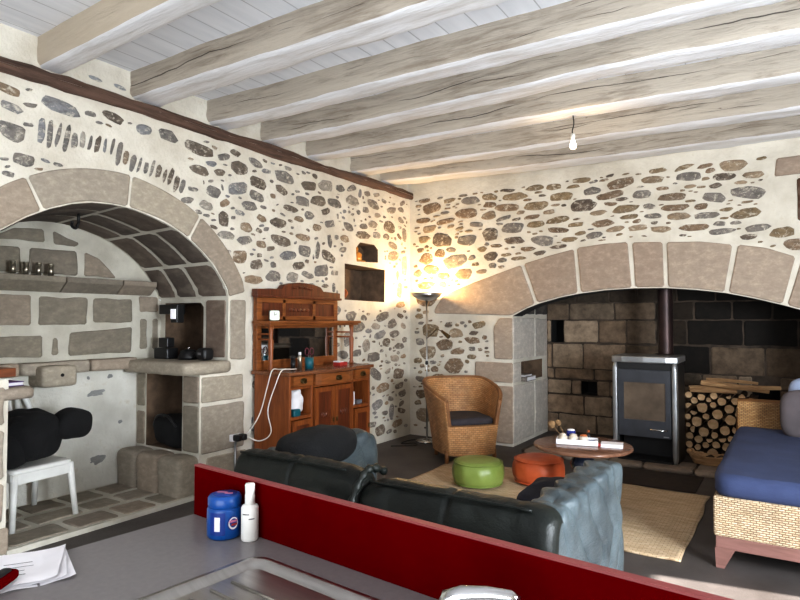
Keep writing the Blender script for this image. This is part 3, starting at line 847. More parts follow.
# hearth floor with rough stone lip
mb = MB(); mb.noorg = True
mb.b2(-2.6, .6, 6.52, YK, -.03, .03); mb.mi = 1
x = -2.55
while x < .55:
    w = rg.uniform(.3, .6); kk = rg.uniform(.5, .75)
    block(mb, lambda u, v, h: V((u, v, .03 + h)), [(x, 6.44), (min(x + w, .58), 6.44), (min(x + w, .58), 6.82), (x, 6.82)], .008, .016, tuple(q * kk for q in pal_back(0, 0, rg)), x * 3, .02)
    mb.c = tuple(q * kk for q in pal_back(0, 0, rg)) + (1,)
    mb.cushion((x + w / 2, 6.48, .02), (w * .97, .14, .05), .4, 10, lambda q, r_: .012 * nz(q * 12 + V((x, 0, 0))))
    x += w
struct(mb.build('trim_2', ['soot_mortar', 'granite']))

# ------------------------------------------------------------------ right wall with assumed window opening, floor trim
mb = MB(); mb.noorg = True
fR = lambda u, v, h: V((XR - h, u, v))
WR = [(3.75, .05), (4.45, .05), (4.45, 2.2), (3.75, 2.2)]  # assumed, unseen opening, placed and sized to shape the sun patch
holed(mb, fR, [(YR, 0), (YB, 0), (YB, ZT), (YR, ZT)], [WR]); recess(mb, fR, WR, .3, False)
struct(mb.build('wall_right', 'mortar'))

# ================================================================== furniture
def seamed(amp, seams, axis_fn, wr=.012, ws=(3, 3, 3), width=.03):
    def d(w, q):
        a = axis_fn(w); r = 0
        for s_ in seams: r -= amp * math.exp(-((a - s_) / width) ** 2)
        p = V((w.x * ws[0], w.y * ws[1], w.z * ws[2]))
        r += wr * (1 - abs(noise.noise(p)) * 2.2) + wr * .5 * noise.noise(p * 2.7)
        return r
    return d
# ---- sofa
sofa = thing('leather_sofa', 'large wrinkled dark green-black leather sofa seen from behind, past the red panel', 'sofa', (-1.66, 2.85, 0))
def back_piece(xa, xb, zt, open_end):
    """padded leather back: a closed profile run along x, puffed between seams"""
    prof = [(2.30, .02), (2.262, .1), (2.25, .25), (2.248, .42), (2.25, .56), (2.262, .66), (2.285, .72), (2.32, .752), (2.365, .764), (2.41, .755), (2.45, .72), (2.475, .64), (2.49, .5), (2.5, .3), (2.5, .02)]
    P = curve(([V((0, y, z * zt / .764)) for y, z in prof]), 5)
    cy, czz = 2.375, .38
    seams = [xa, (xa + xb) / 2, xb]
    def fn(u, v):
        t = u; x = lerp(xa, xb, t); k = min(len(P) - 1, int(round(v * (len(P) - 1)))); q = P[k].copy()
        d = min(abs(x - s_) for s_ in seams); dm = abs(x - (xa + xb) / 2)
        puff = -.03 * math.exp(-(min(t, 1 - t) * (xb - xa) / .05) ** 1.2) - .012 * math.exp(-(dm / .014) ** 2)
        puff -= .016 * math.exp(-((q.z - .6 * zt / .764) / .014) ** 2) * (1 if q.y < 2.36 else 0)
        e = abs(x - (xb if open_end else xa)); near = math.exp(-e / .16)
        puff += near * .016 * math.sin(q.z * 46 + 5 * nz((x * 5, q.z * 4, 2))) * (1 if q.y < 2.4 else .5)
        puff += .008 * nz((x * 2.2, q.z * 9, 5)) + .005 * nz((x * 9, q.z * 5, 8)) + .003 * (1 - 2 * abs(nz((x * 12, q.z * 20, 3))))
        o = V((0, q.y - cy, (q.z - czz) * .45))
        if o.length > 0: q += o.normalized() * puff
        # close the ends softly
        en = min(t, 1 - t) * (xb - xa)
        if en < .05:
            kk = math.sqrt(max(0, 1 - (1 - en / .05) ** 2)); q.y = lerp(cy, q.y, .55 + .45 * kk); q.z = lerp(czz, q.z, .9 + .1 * kk)
        return V((x, q.y, q.z))
    m = MB(); rows = m.grid(fn, 90, len(P) - 1)
    m.f(rows[0]); m.mi = 1; m.f(list(reversed(rows[-1])))
    return m
def curve(pts, n=14):
    out = []
    P = [V(p) for p in pts]; P = [P[0] * 2 - P[1]] + P + [P[-1] * 2 - P[-2]]
    for i in range(1, len(P) - 2):
        for k in range(n):
            t = k / n; a, b, c, d = P[i - 1], P[i], P[i + 1], P[i + 2]
            out.append(.5 * ((2 * b) + (c - a) * t + (2 * a - 5 * b + 4 * c - d) * t * t + (3 * b - a - 3 * c + d) * t ** 3))
    out.append(P[-2]); return out
for (a, b, zt, oe) in ((-2.6, -1.71, .79, True), (-1.73, -.775, .755, False)):
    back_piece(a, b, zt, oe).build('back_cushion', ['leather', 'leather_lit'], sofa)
    mb = MB(); mb.tube(curve([(a + .06, 2.3, zt - .012), ((a + b) / 2, 2.295, zt - .008), (b - .1, 2.3, zt - .012)], 10), .007, 6); mb.build('seam_piping', 'leather', sofa)
    mb = MB()
    mb.cushion(((a + b) / 2, 2.88, .22), (b - a - .2, .8, .4), .3, 26, seamed(.03, [-.15, .15], lambda w: w.y, .012, (3, 3, 3)))
    mb.build('seat_cushion', 'leather', sofa)
def channels(w, q, ctr, pitch, amp, sl, seed):
    c = (w.y - ctr + sl * abs(w.z - .03 - .12 * w.y)) / pitch
    r = amp * (abs(math.sin(PI * c)) ** .55 - .7)
    if w.z > .25: r += .012 * math.sin(w.y * 40 + w.x * 20 + seed) * (w.z - .25) / .12
    return r + .006 * nz((w.x * 7, w.y * 5 + seed, w.z * 5))
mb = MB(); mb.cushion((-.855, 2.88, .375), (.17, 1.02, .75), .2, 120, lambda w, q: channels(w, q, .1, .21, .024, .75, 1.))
mb.build('armrest', 'leather_lit', sofa, label='blue-grey wrinkled armrest with side light painted in')
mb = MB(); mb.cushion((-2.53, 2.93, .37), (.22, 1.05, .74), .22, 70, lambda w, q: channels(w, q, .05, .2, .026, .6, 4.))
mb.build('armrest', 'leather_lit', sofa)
mb = MB()
mb.tube(curve([(-1.715, 2.245, .3), (-1.7, 2.235, .5), (-1.73, 2.24, .64), (-1.71, 2.29, .755), (-1.7, 2.36, .79), (-1.69, 2.45, .76)], 6), [.012 + .012 * math.sin(k * .9) ** 2 for k in range(31)], 8)
mb.build('seam_fold', 'leather', sofa)
mb = MB(); mb.cushion((-2.43, 2.8, .74), (.34, .56, .22), .8, 26, lambda w, q: .03 * nz(w * 4) + .01 * nz(w * 12))
tag(mb.build('black_blanket', 'black_cloth'), 'matte black cloth heaped over the left end of the leather sofa', 'blanket')
mb = MB(); mb.cushion((-1.1, 3.12, .56), (.26, .5, .16), .7, 24, lambda w, q: .04 * nz(w * 4) + .012 * nz(w * 12))
tag(mb.build('navy_throw', 'navy_cloth'), 'dark navy cloth draped over the sofa edge beside the orange pouf', 'cloth')

# ---- poufs
def pouf(loc, r, h, mat, lab, name, yaw):
    t = thing(name, lab, 'pouf', loc, yaw, 'round vinyl poufs on the jute rug')
    prof = [(0, 0)]
    for i in range(25):
        a = -PI / 2 + PI * i / 24
        x = math.copysign(abs(math.cos(a)) ** .8, math.cos(a)); z = math.copysign(abs(math.sin(a)) ** .85, math.sin(a))
        prof.append((max(.02, r * (.62 + .38 * x)) if i not in (0, 24) else r * .6, h / 2 + z * h / 2))
    prof += [(r * .4, h * 1.03), (r * .12, h * 1.03), (0, h * 1.02)]
    mb = MB(); mb.lathe(prof, 72, V(loc), lambda a, z: 1 + .012 * math.sin(a * 11 + z * 9) * math.sin(PI * max(0, min(1, z / h))) + .01 * nz((math.cos(a) * 3, math.sin(a) * 3, z * 12)))
    mb.build('cover', mat, t)
    for zz in (h * .1, h * .9):
        mb = MB(); rr = r * (.915 if zz < h / 2 else .925)
        mb.tube([V(loc) + V((rr * math.cos(2 * PI * k / 48), rr * math.sin(2 * PI * k / 48), zz)) for k in range(49)], .006, 6, False)
        mb.build('seam_piping', mat, t)
    mb = MB(); mb.box(V(loc) + V((r * .93 * math.cos(yaw), r * .93 * math.sin(yaw), h * .28)), (.004, .03, .022), yaw)
    mb.build('care_tag', 'paper', t)
pouf((-2.4, 4.98, .018), .235, .225, 'green', 'lime green round vinyl pouf standing on the jute rug', 'round_pouf', -.35)
pouf((-1.96, 5.33, .018), .235, .235, 'orange', 'burnt orange round vinyl pouf standing on the rug near the low table', 'round_pouf', .2)

# ---- rug and mat
mb = MB()
def rugf(u, v): return V((lerp(-3.02, -.6, u) + .02 * nz((v * 4, 1, 2)) * (1 if u in (0, 1) else 0), lerp(4.1, 5.72, v) + .015 * nz((u * 6, 5, 1)), .013 + .003 * nz((u * 9, v * 7, 3))))
mb.grid(rugf, 60, 40)
mb.bm.verts.ensure_lookup_table()
rug = mb.build('jute_rug', 'jute')
md = rug.modifiers.new('thick', 'SOLIDIFY'); md.thickness = .011; md.offset = -1
tag(rug, 'flat woven natural jute rug spread on the dark floor under the poufs', 'rug')
mb = MB(); mb.b2(-1.75, -.72, 5.78, 6.4, .001, .008)
tag(mb.build('hearth_mat', 'mat', None, .003), 'dark brown rectangular mat lying on the floor in front of the wood stove', 'mat')

# ---- wicker tub chair
ch = thing('wicker_tub_chair', 'honey brown woven wicker tub armchair with dark seat cushion by the arch pillar', 'armchair', (-3.04, 5.9, 0), math.radians(-42))
CX = XF[ch.name]
def shell(u, v, inner):
    a = lerp(-2.28, 2.28, u) + PI          # opening towards local +x
    side = abs(u - .5) * 2
    top = lerp(.84, .66, max(0, (side - .35) / .65) ** 1.6)
    bot = .1
    z = lerp(bot, top, v)
    k = z / .84
    r = .29 + .125 * k ** 1.3 - (.045 if inner else 0)
    rx, ry = r * 1.0, r * 1.02
    sq = .8
    ca, sa = math.cos(a), math.sin(a)
    x = math.copysign(abs(ca) ** sq, ca) * rx; y = math.copysign(abs(sa) ** sq, sa) * ry
    if side > .62: x += (side - .62) * .34 * (1 - .35 * k)
    return CX @ V((x, y, z))
uvS = lambda u, v: (u * 1.9 + 3, v * .74 + 3)
mb = MB()
A = mb.grid(lambda u, v: shell(u, v, False), 60, 24, uvf=uvS)
B = mb.grid(lambda u, v: shell(u, v, True), 60, 24, uvf=uvS, flip=True)
for i in range(60): mb.f([A[i][-1], A[i + 1][-1], B[i + 1][-1], B[i][-1]], True)
for r_ in (0, -1):
    for j in range(24): mb.f([A[r_][j], A[r_][j + 1], B[r_][j + 1], B[r_][j]])
mb.build('woven_shell', 'wicker_h', ch)
mb = MB()
mb.tube([(shell(i / 60, 1, False) + shell(i / 60, 1, True)) / 2 for i in range(61)], .02, 8)
for u in (0, 1): mb.tube([(shell(u, j / 12, False) + shell(u, j / 12, True)) / 2 for j in range(13)], .02, 8)
mb.build('rim_braid', 'wicker_h', ch)
mb = MB()
def fp(u, v):
    y = lerp(-1, 1, u); p0, p1 = shell(0, .0, False), shell(1, .0, False)
    z = lerp(.1, .4, v); q0 = CX.inverted() @ shell(0, (z - .1) / .56, False); q1 = CX.inverted() @ shell(1, (z - .1) / .56, False)
    q = q0.lerp(q1, u); q.x += .05 * (1 - y * y); q.z = z
    return CX @ q
mb.grid(fp, 24, 10, uvf=lambda u, v: (u * .6 + 1, v * .3 + 1))
mb.grid(lambda u, v: CX @ V(((CX.inverted() @ fp(u, 1)).x * v + (1 - v) * -.3, (CX.inverted() @ fp(u, 1)).y * lerp(.8, 1, v), .4)), 20, 8, uvf=lambda u, v: (u * .6, v * .5))
mb.build('front_panel', 'wicker_h', ch)
mb = MB(); mb.cushion(CX @ V((.02, 0, .43)), (.58, .54, .085), .32, 22, lambda w, q: .004 * nz(w * 9), Matrix.Rotation(math.radians(-42), 3, 'Z'))
mb.build('seat_cushion', 'charcoal', ch, label='dark charcoal seat cushion')
for (x, y) in ((.27, -.27), (.27, .27), (-.22, -.22), (-.22, .22)):
    mb = MB(); mb.tube([CX @ V((x, y, 0)), CX @ V((x * .97, y * .97, .14))], [.02, .026], 10)
    mb.build('leg', 'wicker_h', ch)

# ---- low round table
TC = V((-1.42, 4.86, 0))
tb = thing('round_coffee_table', 'low round wooden table on a dark turned pedestal in front of the stove', 'table', TC)
mb = MB(); mb.lathe([(0, .47), (.34, .47), (.375, .478), (.385, .49), (.38, .503), (.37, .506), (0, .506)], 56, TC)
mb.build('tabletop', 'table_wood', tb)
mb = MB(); mb.lathe([(0, .47), (.1, .47), (.1, .45), (.045, .44), (.04, .42), (.085, .39), (.1, .35), (.085, .31), (.045, .28), (.04, .2), (.06, .14), (.05, .1), (0, .1)], 28, TC)
mb.build('pedestal', 'dark_paint', tb)
for k in range(3):
    a = 1.2 + k * 2 * PI / 3; d = V((math.cos(a), math.sin(a), 0)); mb = MB()
    mb.tube([TC + V((0, 0, .15)), TC + d * .1 + V((0, 0, .12)), TC + d * .17 + V((0, 0, .06)), TC + d * .22 + V((0, 0, .035))], [.03, .028, .022, .02], 10)
    mb.build('leg', 'dark_paint', tb)
# things on the table
TZ = .506
tr = thing('white_tray', 'white rectangular ceramic tray holding pots on the round table', 'tray', (-1.46, 4.85, TZ), .25)
X_ = XF[tr.name]; RT = Matrix.Rotation(.25, 3, 'Z')
mb = MB(); mb.box(X_ @ V((0, 0, .006)), (.3, .13, .01), R=RT); mb.build('tray_base', 'paper', tr, .003)
mb = MB()
for (c, s_) in (((0, .068, .022), (.32, .008, .04)), ((0, -.068, .022), (.32, .008, .04)), ((.156, 0, .022), (.008, .14, .04)), ((-.156, 0, .022), (.008, .14, .04))): mb.box(X_ @ V(c), s_, R=RT)
mb.build('tray_rim', 'paper', tr, .003)
for k, (x, lab) in enumerate(((-.11, 'small cream pot at the left end of the white tray'), (-.03, 'small cream pot in the middle of the tray, in front of the candle'), (.05, 'small cream pot with reddish lid toward the right of the tray'))):
    p = X_ @ V((x, -.005, .012)); t = thing('small_pot', lab, 'pot', p, 0, 'pots on the white tray')
    mb = MB(); mb.lathe([(0, 0), (.026, 0), (.037, .02), (.036, .042), (.026, .054), (0, .054)], 20, p); mb.build('body', 'cream_ceramic', t)
    mb = MB(); mb.lathe([(.027, .054), (.029, .06), (.014, .067), (0, .069)], 20, p); mb.build('lid', 'terracotta' if k == 2 else 'cream_ceramic', t)
p = X_ @ V((-.05, .045, .012)); t = thing('candle_holder', 'cobalt blue glass candle holder with white candle behind the pots', 'candle', p)
mb = MB(); mb.lathe([(0, 0), (.03, 0), (.036, .03), (.036, .085), (.031, .085), (.03, .07), (0, .07)], 22, p); mb.build('glass', 'cobalt', t)
mb = MB(); mb.lathe([(0, .07), (.029, .07), (.029, .092), (.012, .096), (0, .096)], 18, p); mb.build('candle', 'paper', t)
p = X_ @ V((.085, .1, -.006)); t = thing('dark_bottle', 'tiny dark glass bottle standing behind the white tray', 'bottle', p)
mb = MB(); mb.lathe([(0, 0), (.02, 0), (.022, .05), (.009, .066), (.008, .085), (0, .085)], 16, p); mb.build('bottle_body', 'black_plastic', t)
mb = MB(); mb.lathe([(.0, .085), (.01, .085), (.01, .1), (0, .1)], 12, p); mb.build('cap', 'terracotta', t)
p = X_ @ V((.1, -.01, .012)); mb = MB(); mb.lathe([(0, 0), (.03, 0), (.045, .02), (.043, .02), (.028, .004), (0, .004)], 22, p)
tag(mb.build('little_dish', 'blue_cushion'), 'small blue-grey dish at the right end of the white tray', 'dish')
for k, (hx, hy, hz, r_) in enumerate(((-.2, .02, .14, .03), (-.15, .06, .15, .024))):
    p = X_ @ V((-.06, .03, .0)); t = thing('dried_seed_head', ['large round dried seed head leaning out left of the tray', 'smaller dried seed head beside the blue candle holder'][k], 'dried flower', p, 0, 'dried seed heads on the table')
    e = X_ @ V((hx, hy, hz)); mb = MB(); mb.tube([p + V((0, 0, .002)), p.lerp(e, .5) + V((0, 0, -.01)), e], .004, 6); mb.build('stalk', 'stem', t)
    mb = MB(); mb.cushion(e, (r_ * 2, r_ * 2, r_ * 2.1), 1., 10, lambda w, q: .004 * nz(w * 60)); mb.build('seed_pod', 'stem', t)
p = V((-1.2, 4.9, TZ)); t = thing('booklet', 'white paperback booklet lying at the right edge of the round table', 'book', p, .2)
R_ = Matrix.Rotation(.2, 3, 'Z')
mb = MB(); mb.box(p + V((0, 0, .012)), (.16, .12, .018), R=R_); mb.build('pages', 'paper', t)
mb = MB(); mb.box(p + V((0, 0, .0015)), (.165, .125, .003), R=R_); mb.box(p + V((0, 0, .0225)), (.165, .125, .003), R=R_); mb.build('cover', 'paper', t)
mb = MB(); mb.cushion(V((-1.3, 4.84, TZ + .012)), (.07, .035, .024), .7, 10); t = mb.build('red_lighter', 'red_box'); tag(t, 'small dark red item lying between tray and booklet', 'trinket')

# ---- wood stove
SX0, SX1, SY0, SY1 = -1.6, -.97, 6.56, 7.1
sc_ = (SX0 + SX1) / 2
st = thing('wood_stove', 'grey steel wood-burning stove with glass door standing on the hearth under the arch', 'stove', (sc_, 6.86, .05))
Z0 = .03
mb = MB(); mb.b2(SX0 + .04, SX1 - .04, SY0 + .035, SY1, Z0 + .3, 1.06); mb.build('stove_body', 'stove_black', st, .01)
mb = MB()
mb.b2(SX0 + .05, SX1 - .05, SY0 + .3, SY1, Z0 + .02, Z0 + .3); mb.b2(SX0 + .045, SX1 - .045, SY0 + .02, SY1, Z0 + .01, Z0 + .035); mb.build('log_compartment', 'stove_black', st)
mb = MB()
prof = [(SX0 - .01, SY1), (SX0 - .01, SY0 + .03), (SX0 + .1, SY0 - .005), (sc_, SY0 - .018), (SX1 - .1, SY0 - .005), (SX1 + .01, SY0 + .03), (SX1 + .01, SY1)]
mb.prism(prof, lambda u, v, h: V((u, v, h)), 1.055, 1.125); mb.build('top_plate', 'silver', st, .012)
for x in (SX0 + .018, SX1 - .035):
    mb = MB(); mb.cushion((x + .01, SY0 + .05, (Z0 + 1.055) / 2 + .015), (.05, .1, 1.055 - Z0), .25, 30); mb.build('corner_post', 'silver', st)
for a, b in ((SX0 + .001, SX0 + .02), (SX1 - .02, SX1 - .001)):
    mb = MB(); mb.b2(a, b, SY0 + .1, SY1 - .02, Z0, 1.05); mb.build('side_panel', 'stove_black', st)
dr = []
mb = MB()
dx0, dx1, dz0, dz1, dy = SX0 + .06, SX1 - .06, Z0 + .27, .985, SY0 + .008
gx0, gx1, gz0, gz1 = dx0 + .055, dx1 - .05, dz0 + .17, dz1 - .13
for (a, b, c, d) in ((dx0, dx1, dz0, gz0), (dx0, dx1, gz1, dz1), (dx0, gx0, gz0, gz1), (gx1, dx1, gz0, gz1)): mb.b2(a, b, dy, dy + .035, c, d)
door = mb.build('door', 'stove', st)
mb = MB(); mb.b2(gx0, gx1, dy + .012, dy + .02, gz0, gz1); mb.build('glass', 'stove_glass', door)
mb = MB(); hx = dx1 - .04; mb.tube([(hx - .15, dy, dz0 + .085), (hx - .15, dy - .025, dz0 + .085), (hx, dy - .025, dz0 + .082), (hx, dy, dz0 + .082)], .008, 8); mb.build('handle', 'chrome', door)
mb = MB(); mb.b2(dx1 - .07, dx1 - .02, dy - .003, dy, dz0 + .012, dz0 + .022); mb.build('name_plate', 'silver', door)
mb = MB(); mb.b2(dx0, dx1, SY0 + .02, SY0 + .05, dz1 + .01, 1.05); mb.build('vent_panel', 'stove_black', st)
mb = MB()
prof = [(.08, 1.1)]
z = 1.12
while z < 2.68: prof += [(.075, z), (.0785, z + .012)]; z += .024
prof.append((.075, 2.7)); mb.lathe(prof, 24, (sc_ + .12, 7.16, 0)); mb.lathe([(.076, 1.1), (.1, 1.1), (.1, 1.135), (.076, 1.135)], 24, (sc_ + .12, 7.08, 0))
mb.build('flue_pipe', 'flue', st)

# ---- firewood
lg = random.Random(3)
words_ = ['first', 'second', 'third', 'fourth', 'fifth', 'sixth', 'seventh', 'eighth', 'ninth', 'tenth', 'eleventh', 'twelfth']
def log(p, r, L, lab, seed, ax=None, half=False, grp='stacked firewood beside the stove'):
    t = thing('firewood_log', lab, 'log', p, 0, grp)
    n = 14; ring = []
    ax = (ax or V((lg.uniform(-.08, .08), 1, lg.uniform(-.03, .03)))).normalized()
    s = ax.cross(V((0, 0, 1))).normalized(); u = s.cross(ax); rot = lg.uniform(0, 6.28)
    def pt(k, y, sc=1.):
        a = 2 * PI * k / n
        rr = r * (1 + .22 * nz((math.cos(a) * 1.4 + seed, math.sin(a) * 1.4, seed * 2)))
        c, s_ = math.cos(a), math.sin(a)
        if half: s_ = max(s_, -.25)
        x, z_ = c * math.cos(rot) - s_ * math.sin(rot), c * math.sin(rot) + s_ * math.cos(rot)
        return V(p) + ax * y + (s * x + u * z_) * rr * sc
    mb = MB(); rows = []
    for y in (0, .02, L * .5, L): rows.append([mb.v(pt(k, y, 1. if y else .97)) for k in range(n)])
    for A, B in zip(rows, rows[1:]):
        for k in range(n): mb.f([A[k], A[(k + 1) % n], B[(k + 1) % n], B[k]], True)
    mb.f(rows[-1]); mb.build('bark_side', 'bark', t)
    mb = MB(); mb.f([mb.v(pt(k, -.001, .95)) for k in range(n)]); mb.build('cut_end', 'cut', t)
circ = []
for _ in range(400):
    r = lg.choice((lg.uniform(.026, .04), lg.uniform(.034, .058))); R1 = r * 1.08; best = None
    for q in range(60):
        x = lerp(-.98 + R1, -.3 - R1, q / 59); z = .03 + R1
        for it in range(6):
            for (ex_, ez_, er_) in circ:
                dx = abs(ex_ - x); D = er_ + R1
                if dx < D: z = max(z, ez_ + math.sqrt(D * D - dx * dx)) if math.hypot(ex_ - x, ez_ - z) < D - 1e-5 else z
        if best is None or z < best[1]: best = (x, z)
    if best[1] + R1 > .76: break
    circ.append((best[0], best[1], R1))
layers = {}
for c_ in circ: layers.setdefault(min(8, int((c_[1] - .03) / .083)), []).append(c_)
seed = 0
for row in sorted(layers):
    for k, (x, z, R1) in enumerate(sorted(layers[row])):
        log((x, 7.12 + lg.uniform(-.02, .05), z), R1 / 1.12, .4, f'cut firewood log, {words_[min(k, 11)]} from the stove in the {words_[row]} layer from the bottom', seed, V((0, 1, 0)), half=lg.random() < .25); seed += 1
for k, (a, b, lab) in enumerate([((-.95, 7.22, .765), (-.1, 7.34, .8), 'long split log lying across the back of the top of the firewood stack'), ((-.82, 7.12, .84), (-.2, 7.2, .77), 'pale split log lying slanted on top of the firewood stack'), ((-.92, 7.1, .76), (-.48, 7.08, .765), 'thin split log along the front of the stack top'), ((-.78, 7.24, .865), (-.3, 7.3, .84), 'topmost split stick of the firewood stack')]):
    mb = MB(); a, b = V(a), V(b); d = (b - a).normalized(); n1 = d.orthogonal().normalized(); n2 = d.cross(n1); w = .026 if k != 3 else .018
    q = [(-1, -.6), (1, -.7), (.7, .6), (-.5, .9)]
    A = [mb.v(a + (n1 * x + n2 * y) * w) for x, y in q]; C_ = [mb.v(a.lerp(b, .5) + (n1 * x + n2 * y) * w * 1.1 + n2 * .008) for x, y in q]; B = [mb.v(b + (n1 * x + n2 * y) * w * .8) for x, y in q]
    for P, Q in ((A, C_), (C_, B)):
        for i in range(4): mb.f([P[i], P[(i + 1) % 4], Q[(i + 1) % 4], Q[i]])
    mb.f(A); mb.f(list(reversed(B)))
    tag(mb.build('split_log', 'split', None, .004), lab, 'log', 'split logs on the firewood stack')
# wooden trough in front of the stack
tg = thing('wooden_trough', 'old hollowed wooden trough on the hearth in front of the firewood', 'trough', (-.68, 6.8, .05))
mb = MB()
def trough(u, v, k):
    a = 2 * PI * u; r = lerp(.7, 1., v) * k
    x = math.cos(a) * .2 * r * 1.05; y = math.sin(a) * .1 * r
    return V((-.68 + math.copysign(abs(x) ** .9, x), 6.8 + y, lerp(.052, .14, v) + .035 * math.cos(a) ** 2 * v + .008 * nz((x * 9, y * 9, 3))))
A = mb.grid(lambda u, v: trough(u, v, 1.), 28, 5, True); B = mb.grid(lambda u, v: trough(u, v, .86) + V((0, 0, .012 * (1 - v))), 28, 5, True)
for i in range(28): mb.f([A[i][-1], A[(i + 1) % 28][-1], B[(i + 1) % 28][-1], B[i][-1]], True)
mb.f([r_[0] for r_ in B])
mb.build('trough_bowl', 'split', tg)
for sx in (-1, 1):
    mb = MB(); mb.cushion((-.68 + sx * .215, 6.8, .165), (.05, .09, .05), .6, 8, lambda w, q: .006 * nz(w * 30)); mb.build('end_grip', 'split', tg)
# kindling in the trough
for k, (x, y, r_) in enumerate([(-.74, 6.8, .03), (-.64, 6.79, .036)]):
    log((x, y - .06, .1), r_, .13, ['short dark log lying in the left half of the wooden trough', 'short dark log lying in the right half of the wooden trough'][k], 70 + k, V((.3, 1, .05)), grp='short logs in the trough')
# book in the pillar niche
t = thing('niche_book', 'thick dark-covered book lying in the recess in the fireplace side pillar', 'book', (-2.85, 7.1, .75))
mb = MB(); mb.b2(-2.96, -2.71, 6.99, 7.28, .756, .80); mb.build('pages', 'paper', t)
mb = MB(); mb.b2(-2.965, -2.705, 6.985, 7.29, .75, .757); mb.b2(-2.965, -2.705, 6.985, 7.29, .80, .808); mb.b2(-2.965, -2.705, 6.982, 6.988, .75, .808); mb.build('cover', 'cover_print', t)
t = thing('niche_book', 'thin magazine lying on top of the book in the fireplace pillar recess', 'magazine', (-2.85, 7.1, .81))
mb = MB(); mb.b2(-2.95, -2.74, 7.0, 7.24, .808, .822); mb.build('pages', 'paper', t)
mb = MB(); mb.b2(-2.95, -2.74, 7.0, 7.24, .822, .826); mb.build('cover', 'cover_print', t)

# ---- daybed
db = thing('wicker_daybed', 'pale wicker daybed with navy mattress and reddish wooden legs at the right', 'daybed', (.15, 5.2, 0))
BX0, BX1, BY0, BY1 = -.42, .72, 4.14, 6.2
mb = MB(); mb.b2(BX0, BX1, BY0, BY0 + .05, .19, .43); mb.b2(BX0, BX1, BY1 - .05, BY1, .19, .43); mb.b2(BX0, BX0 + .05, BY0 + .05, BY1 - .05, .19, .43); mb.b2(BX1 - .05, BX1, BY0 + .05, BY1 - .05, .19, .43)
mb.build('wicker_skirt', 'wicker_p', db, .012)
mb = MB(); mb.b2(BX0 + .01, BX1 - .01, BY0 + .008, BY0 + .05, .115, .19); mb.b2(BX0 + .01, BX1 - .01, BY1 - .05, BY1 - .008, .115, .19); mb.b2(BX0 + .008, BX0 + .05, BY0 + .05, BY1 - .05, .115, .19); mb.b2(BX1 - .05, BX1 - .008, BY0 + .05, BY1 - .05, .115, .19)
mb.b2(BX0 + .05, BX1 - .05, BY0 + .05, BY1 - .05, .36, .4)
mb.build('wooden_rail', 'red_wood', db, .004)
for (x, y, sx) in ((BX0 + .005, BY0 + .005, 1), (BX1 - .005, BY0 + .005, -1), (BX0 + .005, BY1 - .06, 1), (BX1 - .005, BY1 - .06, -1)):
    mb = MB()
    a = [mb.v(q) for q in ((x, y, .12), (x + sx * .11, y, .12), (x + sx * .11, y + .055, .12), (x, y + .055, .12))]
    b = [mb.v(q) for q in ((x + sx * .005, y, 0), (x + sx * .05, y, 0), (x + sx * .05, y + .05, 0), (x + sx * .005, y + .05, 0))]
    for i in range(4): mb.f([a[i], a[(i + 1) % 4], b[(i + 1) % 4], b[i]])
    mb.f(a); mb.f(b); mb.build('leg', 'red_wood', db)
mb = MB(); mb.cushion(((BX0 + BX1) / 2, (BY0 + BY1) / 2 - .03, .49), (BX1 - BX0 + .01, BY1 - BY0 - .02, .15), .13, 44, lambda w, q: .008 * nz(w * 4) + .003 * nz(w * 16)); mb.build('mattress', 'navy', db)
mb = MB(); mb.b2(BX0, BX1, BY1 - .04, BY1 + .03, .43, .78); mb.build('headboard', 'wicker_m', db, .014)
mb = MB(); mb.tube([(BX0 + .01, BY1 - .005, .43), (BX0 + .01, BY1 - .005, .775), (BX1 - .01, BY1 - .005, .775), (BX1 - .01, BY1 - .005, .43)], .028, 8); mb.build('headboard_rim', 'wicker_m', db)
Rc = Matrix.Rotation(.35, 3, 'Z') @ Matrix.Rotation(math.radians(-22), 3, 'X')
mb = MB(); mb.cushion((.16, 5.86, .73), (.5, .15, .4), .5, 24, lambda w, q: .012 * nz(w * 5), Matrix.Rotation(math.radians(-16), 3, 'X')); tag(mb.build('scatter_cushion', 'grey_cushion'), 'dark grey square cushion leaning against the wicker headboard', 'cushion', 'cushions on the daybed')
mb = MB(); mb.cushion((.22, 6.05, .85), (.5, .13, .34), .5, 24, lambda w, q: .012 * nz(w * 5), Matrix.Rotation(math.radians(-10), 3, 'X')); tag(mb.build('scatter_cushion', 'blue_cushion'), 'pale blue-grey cushion standing behind the dark grey cushion', 'cushion', 'cushions on the daybed')

# ---- sideboard
SB0, SB1 = 3.94, 5.16; SXF, SXB = -3.74, -4.18
sb = thing('oak_sideboard', 'carved oak buffet sideboard with mirrored shelf back standing against the stone wall', 'sideboard', (-3.96, 4.55, 0))
mb = MB()
mb.b2(SXB, SXF, SB0, SB0 + .03, .0, 1.0); mb.b2(SXB, SXF, SB1 - .03, SB1, .0, 1.0); mb.b2(SXB, SXB + .02, SB0, SB1, .05, 1.0)
mb.b2(SXB, SXF, 4.235, 4.265, .08, 1.0); mb.b2(SXB, SXF, 4.845, 4.875, .08, 1.0)
mb.b2(SXB, SXF - .002, SB0 + .015, SB1 - .015, .06, .1)
for (a, b) in ((SB0, 4.25), (4.86, SB1)): mb.b2(SXB, SXF - .005, a + .015, b - .015, .6, .63); mb.b2(SXB, SXF - .005, a + .015, b - .015, .87, .895)
mb.b2(SXB, SXF - .003, 4.26, 4.85, .87, .89)
mb.build('carcass', 'wood', sb, .004)
mb = MB(); mb.b2(SXF, SXF + .015, SB0 - .01, SB1 + .01, .0, .08); mb.b2(SXB, SXF, SB0 - .012, SB0, .0, .1)
mb.build('plinth', 'wood_dark', sb, .003)
mb = MB()
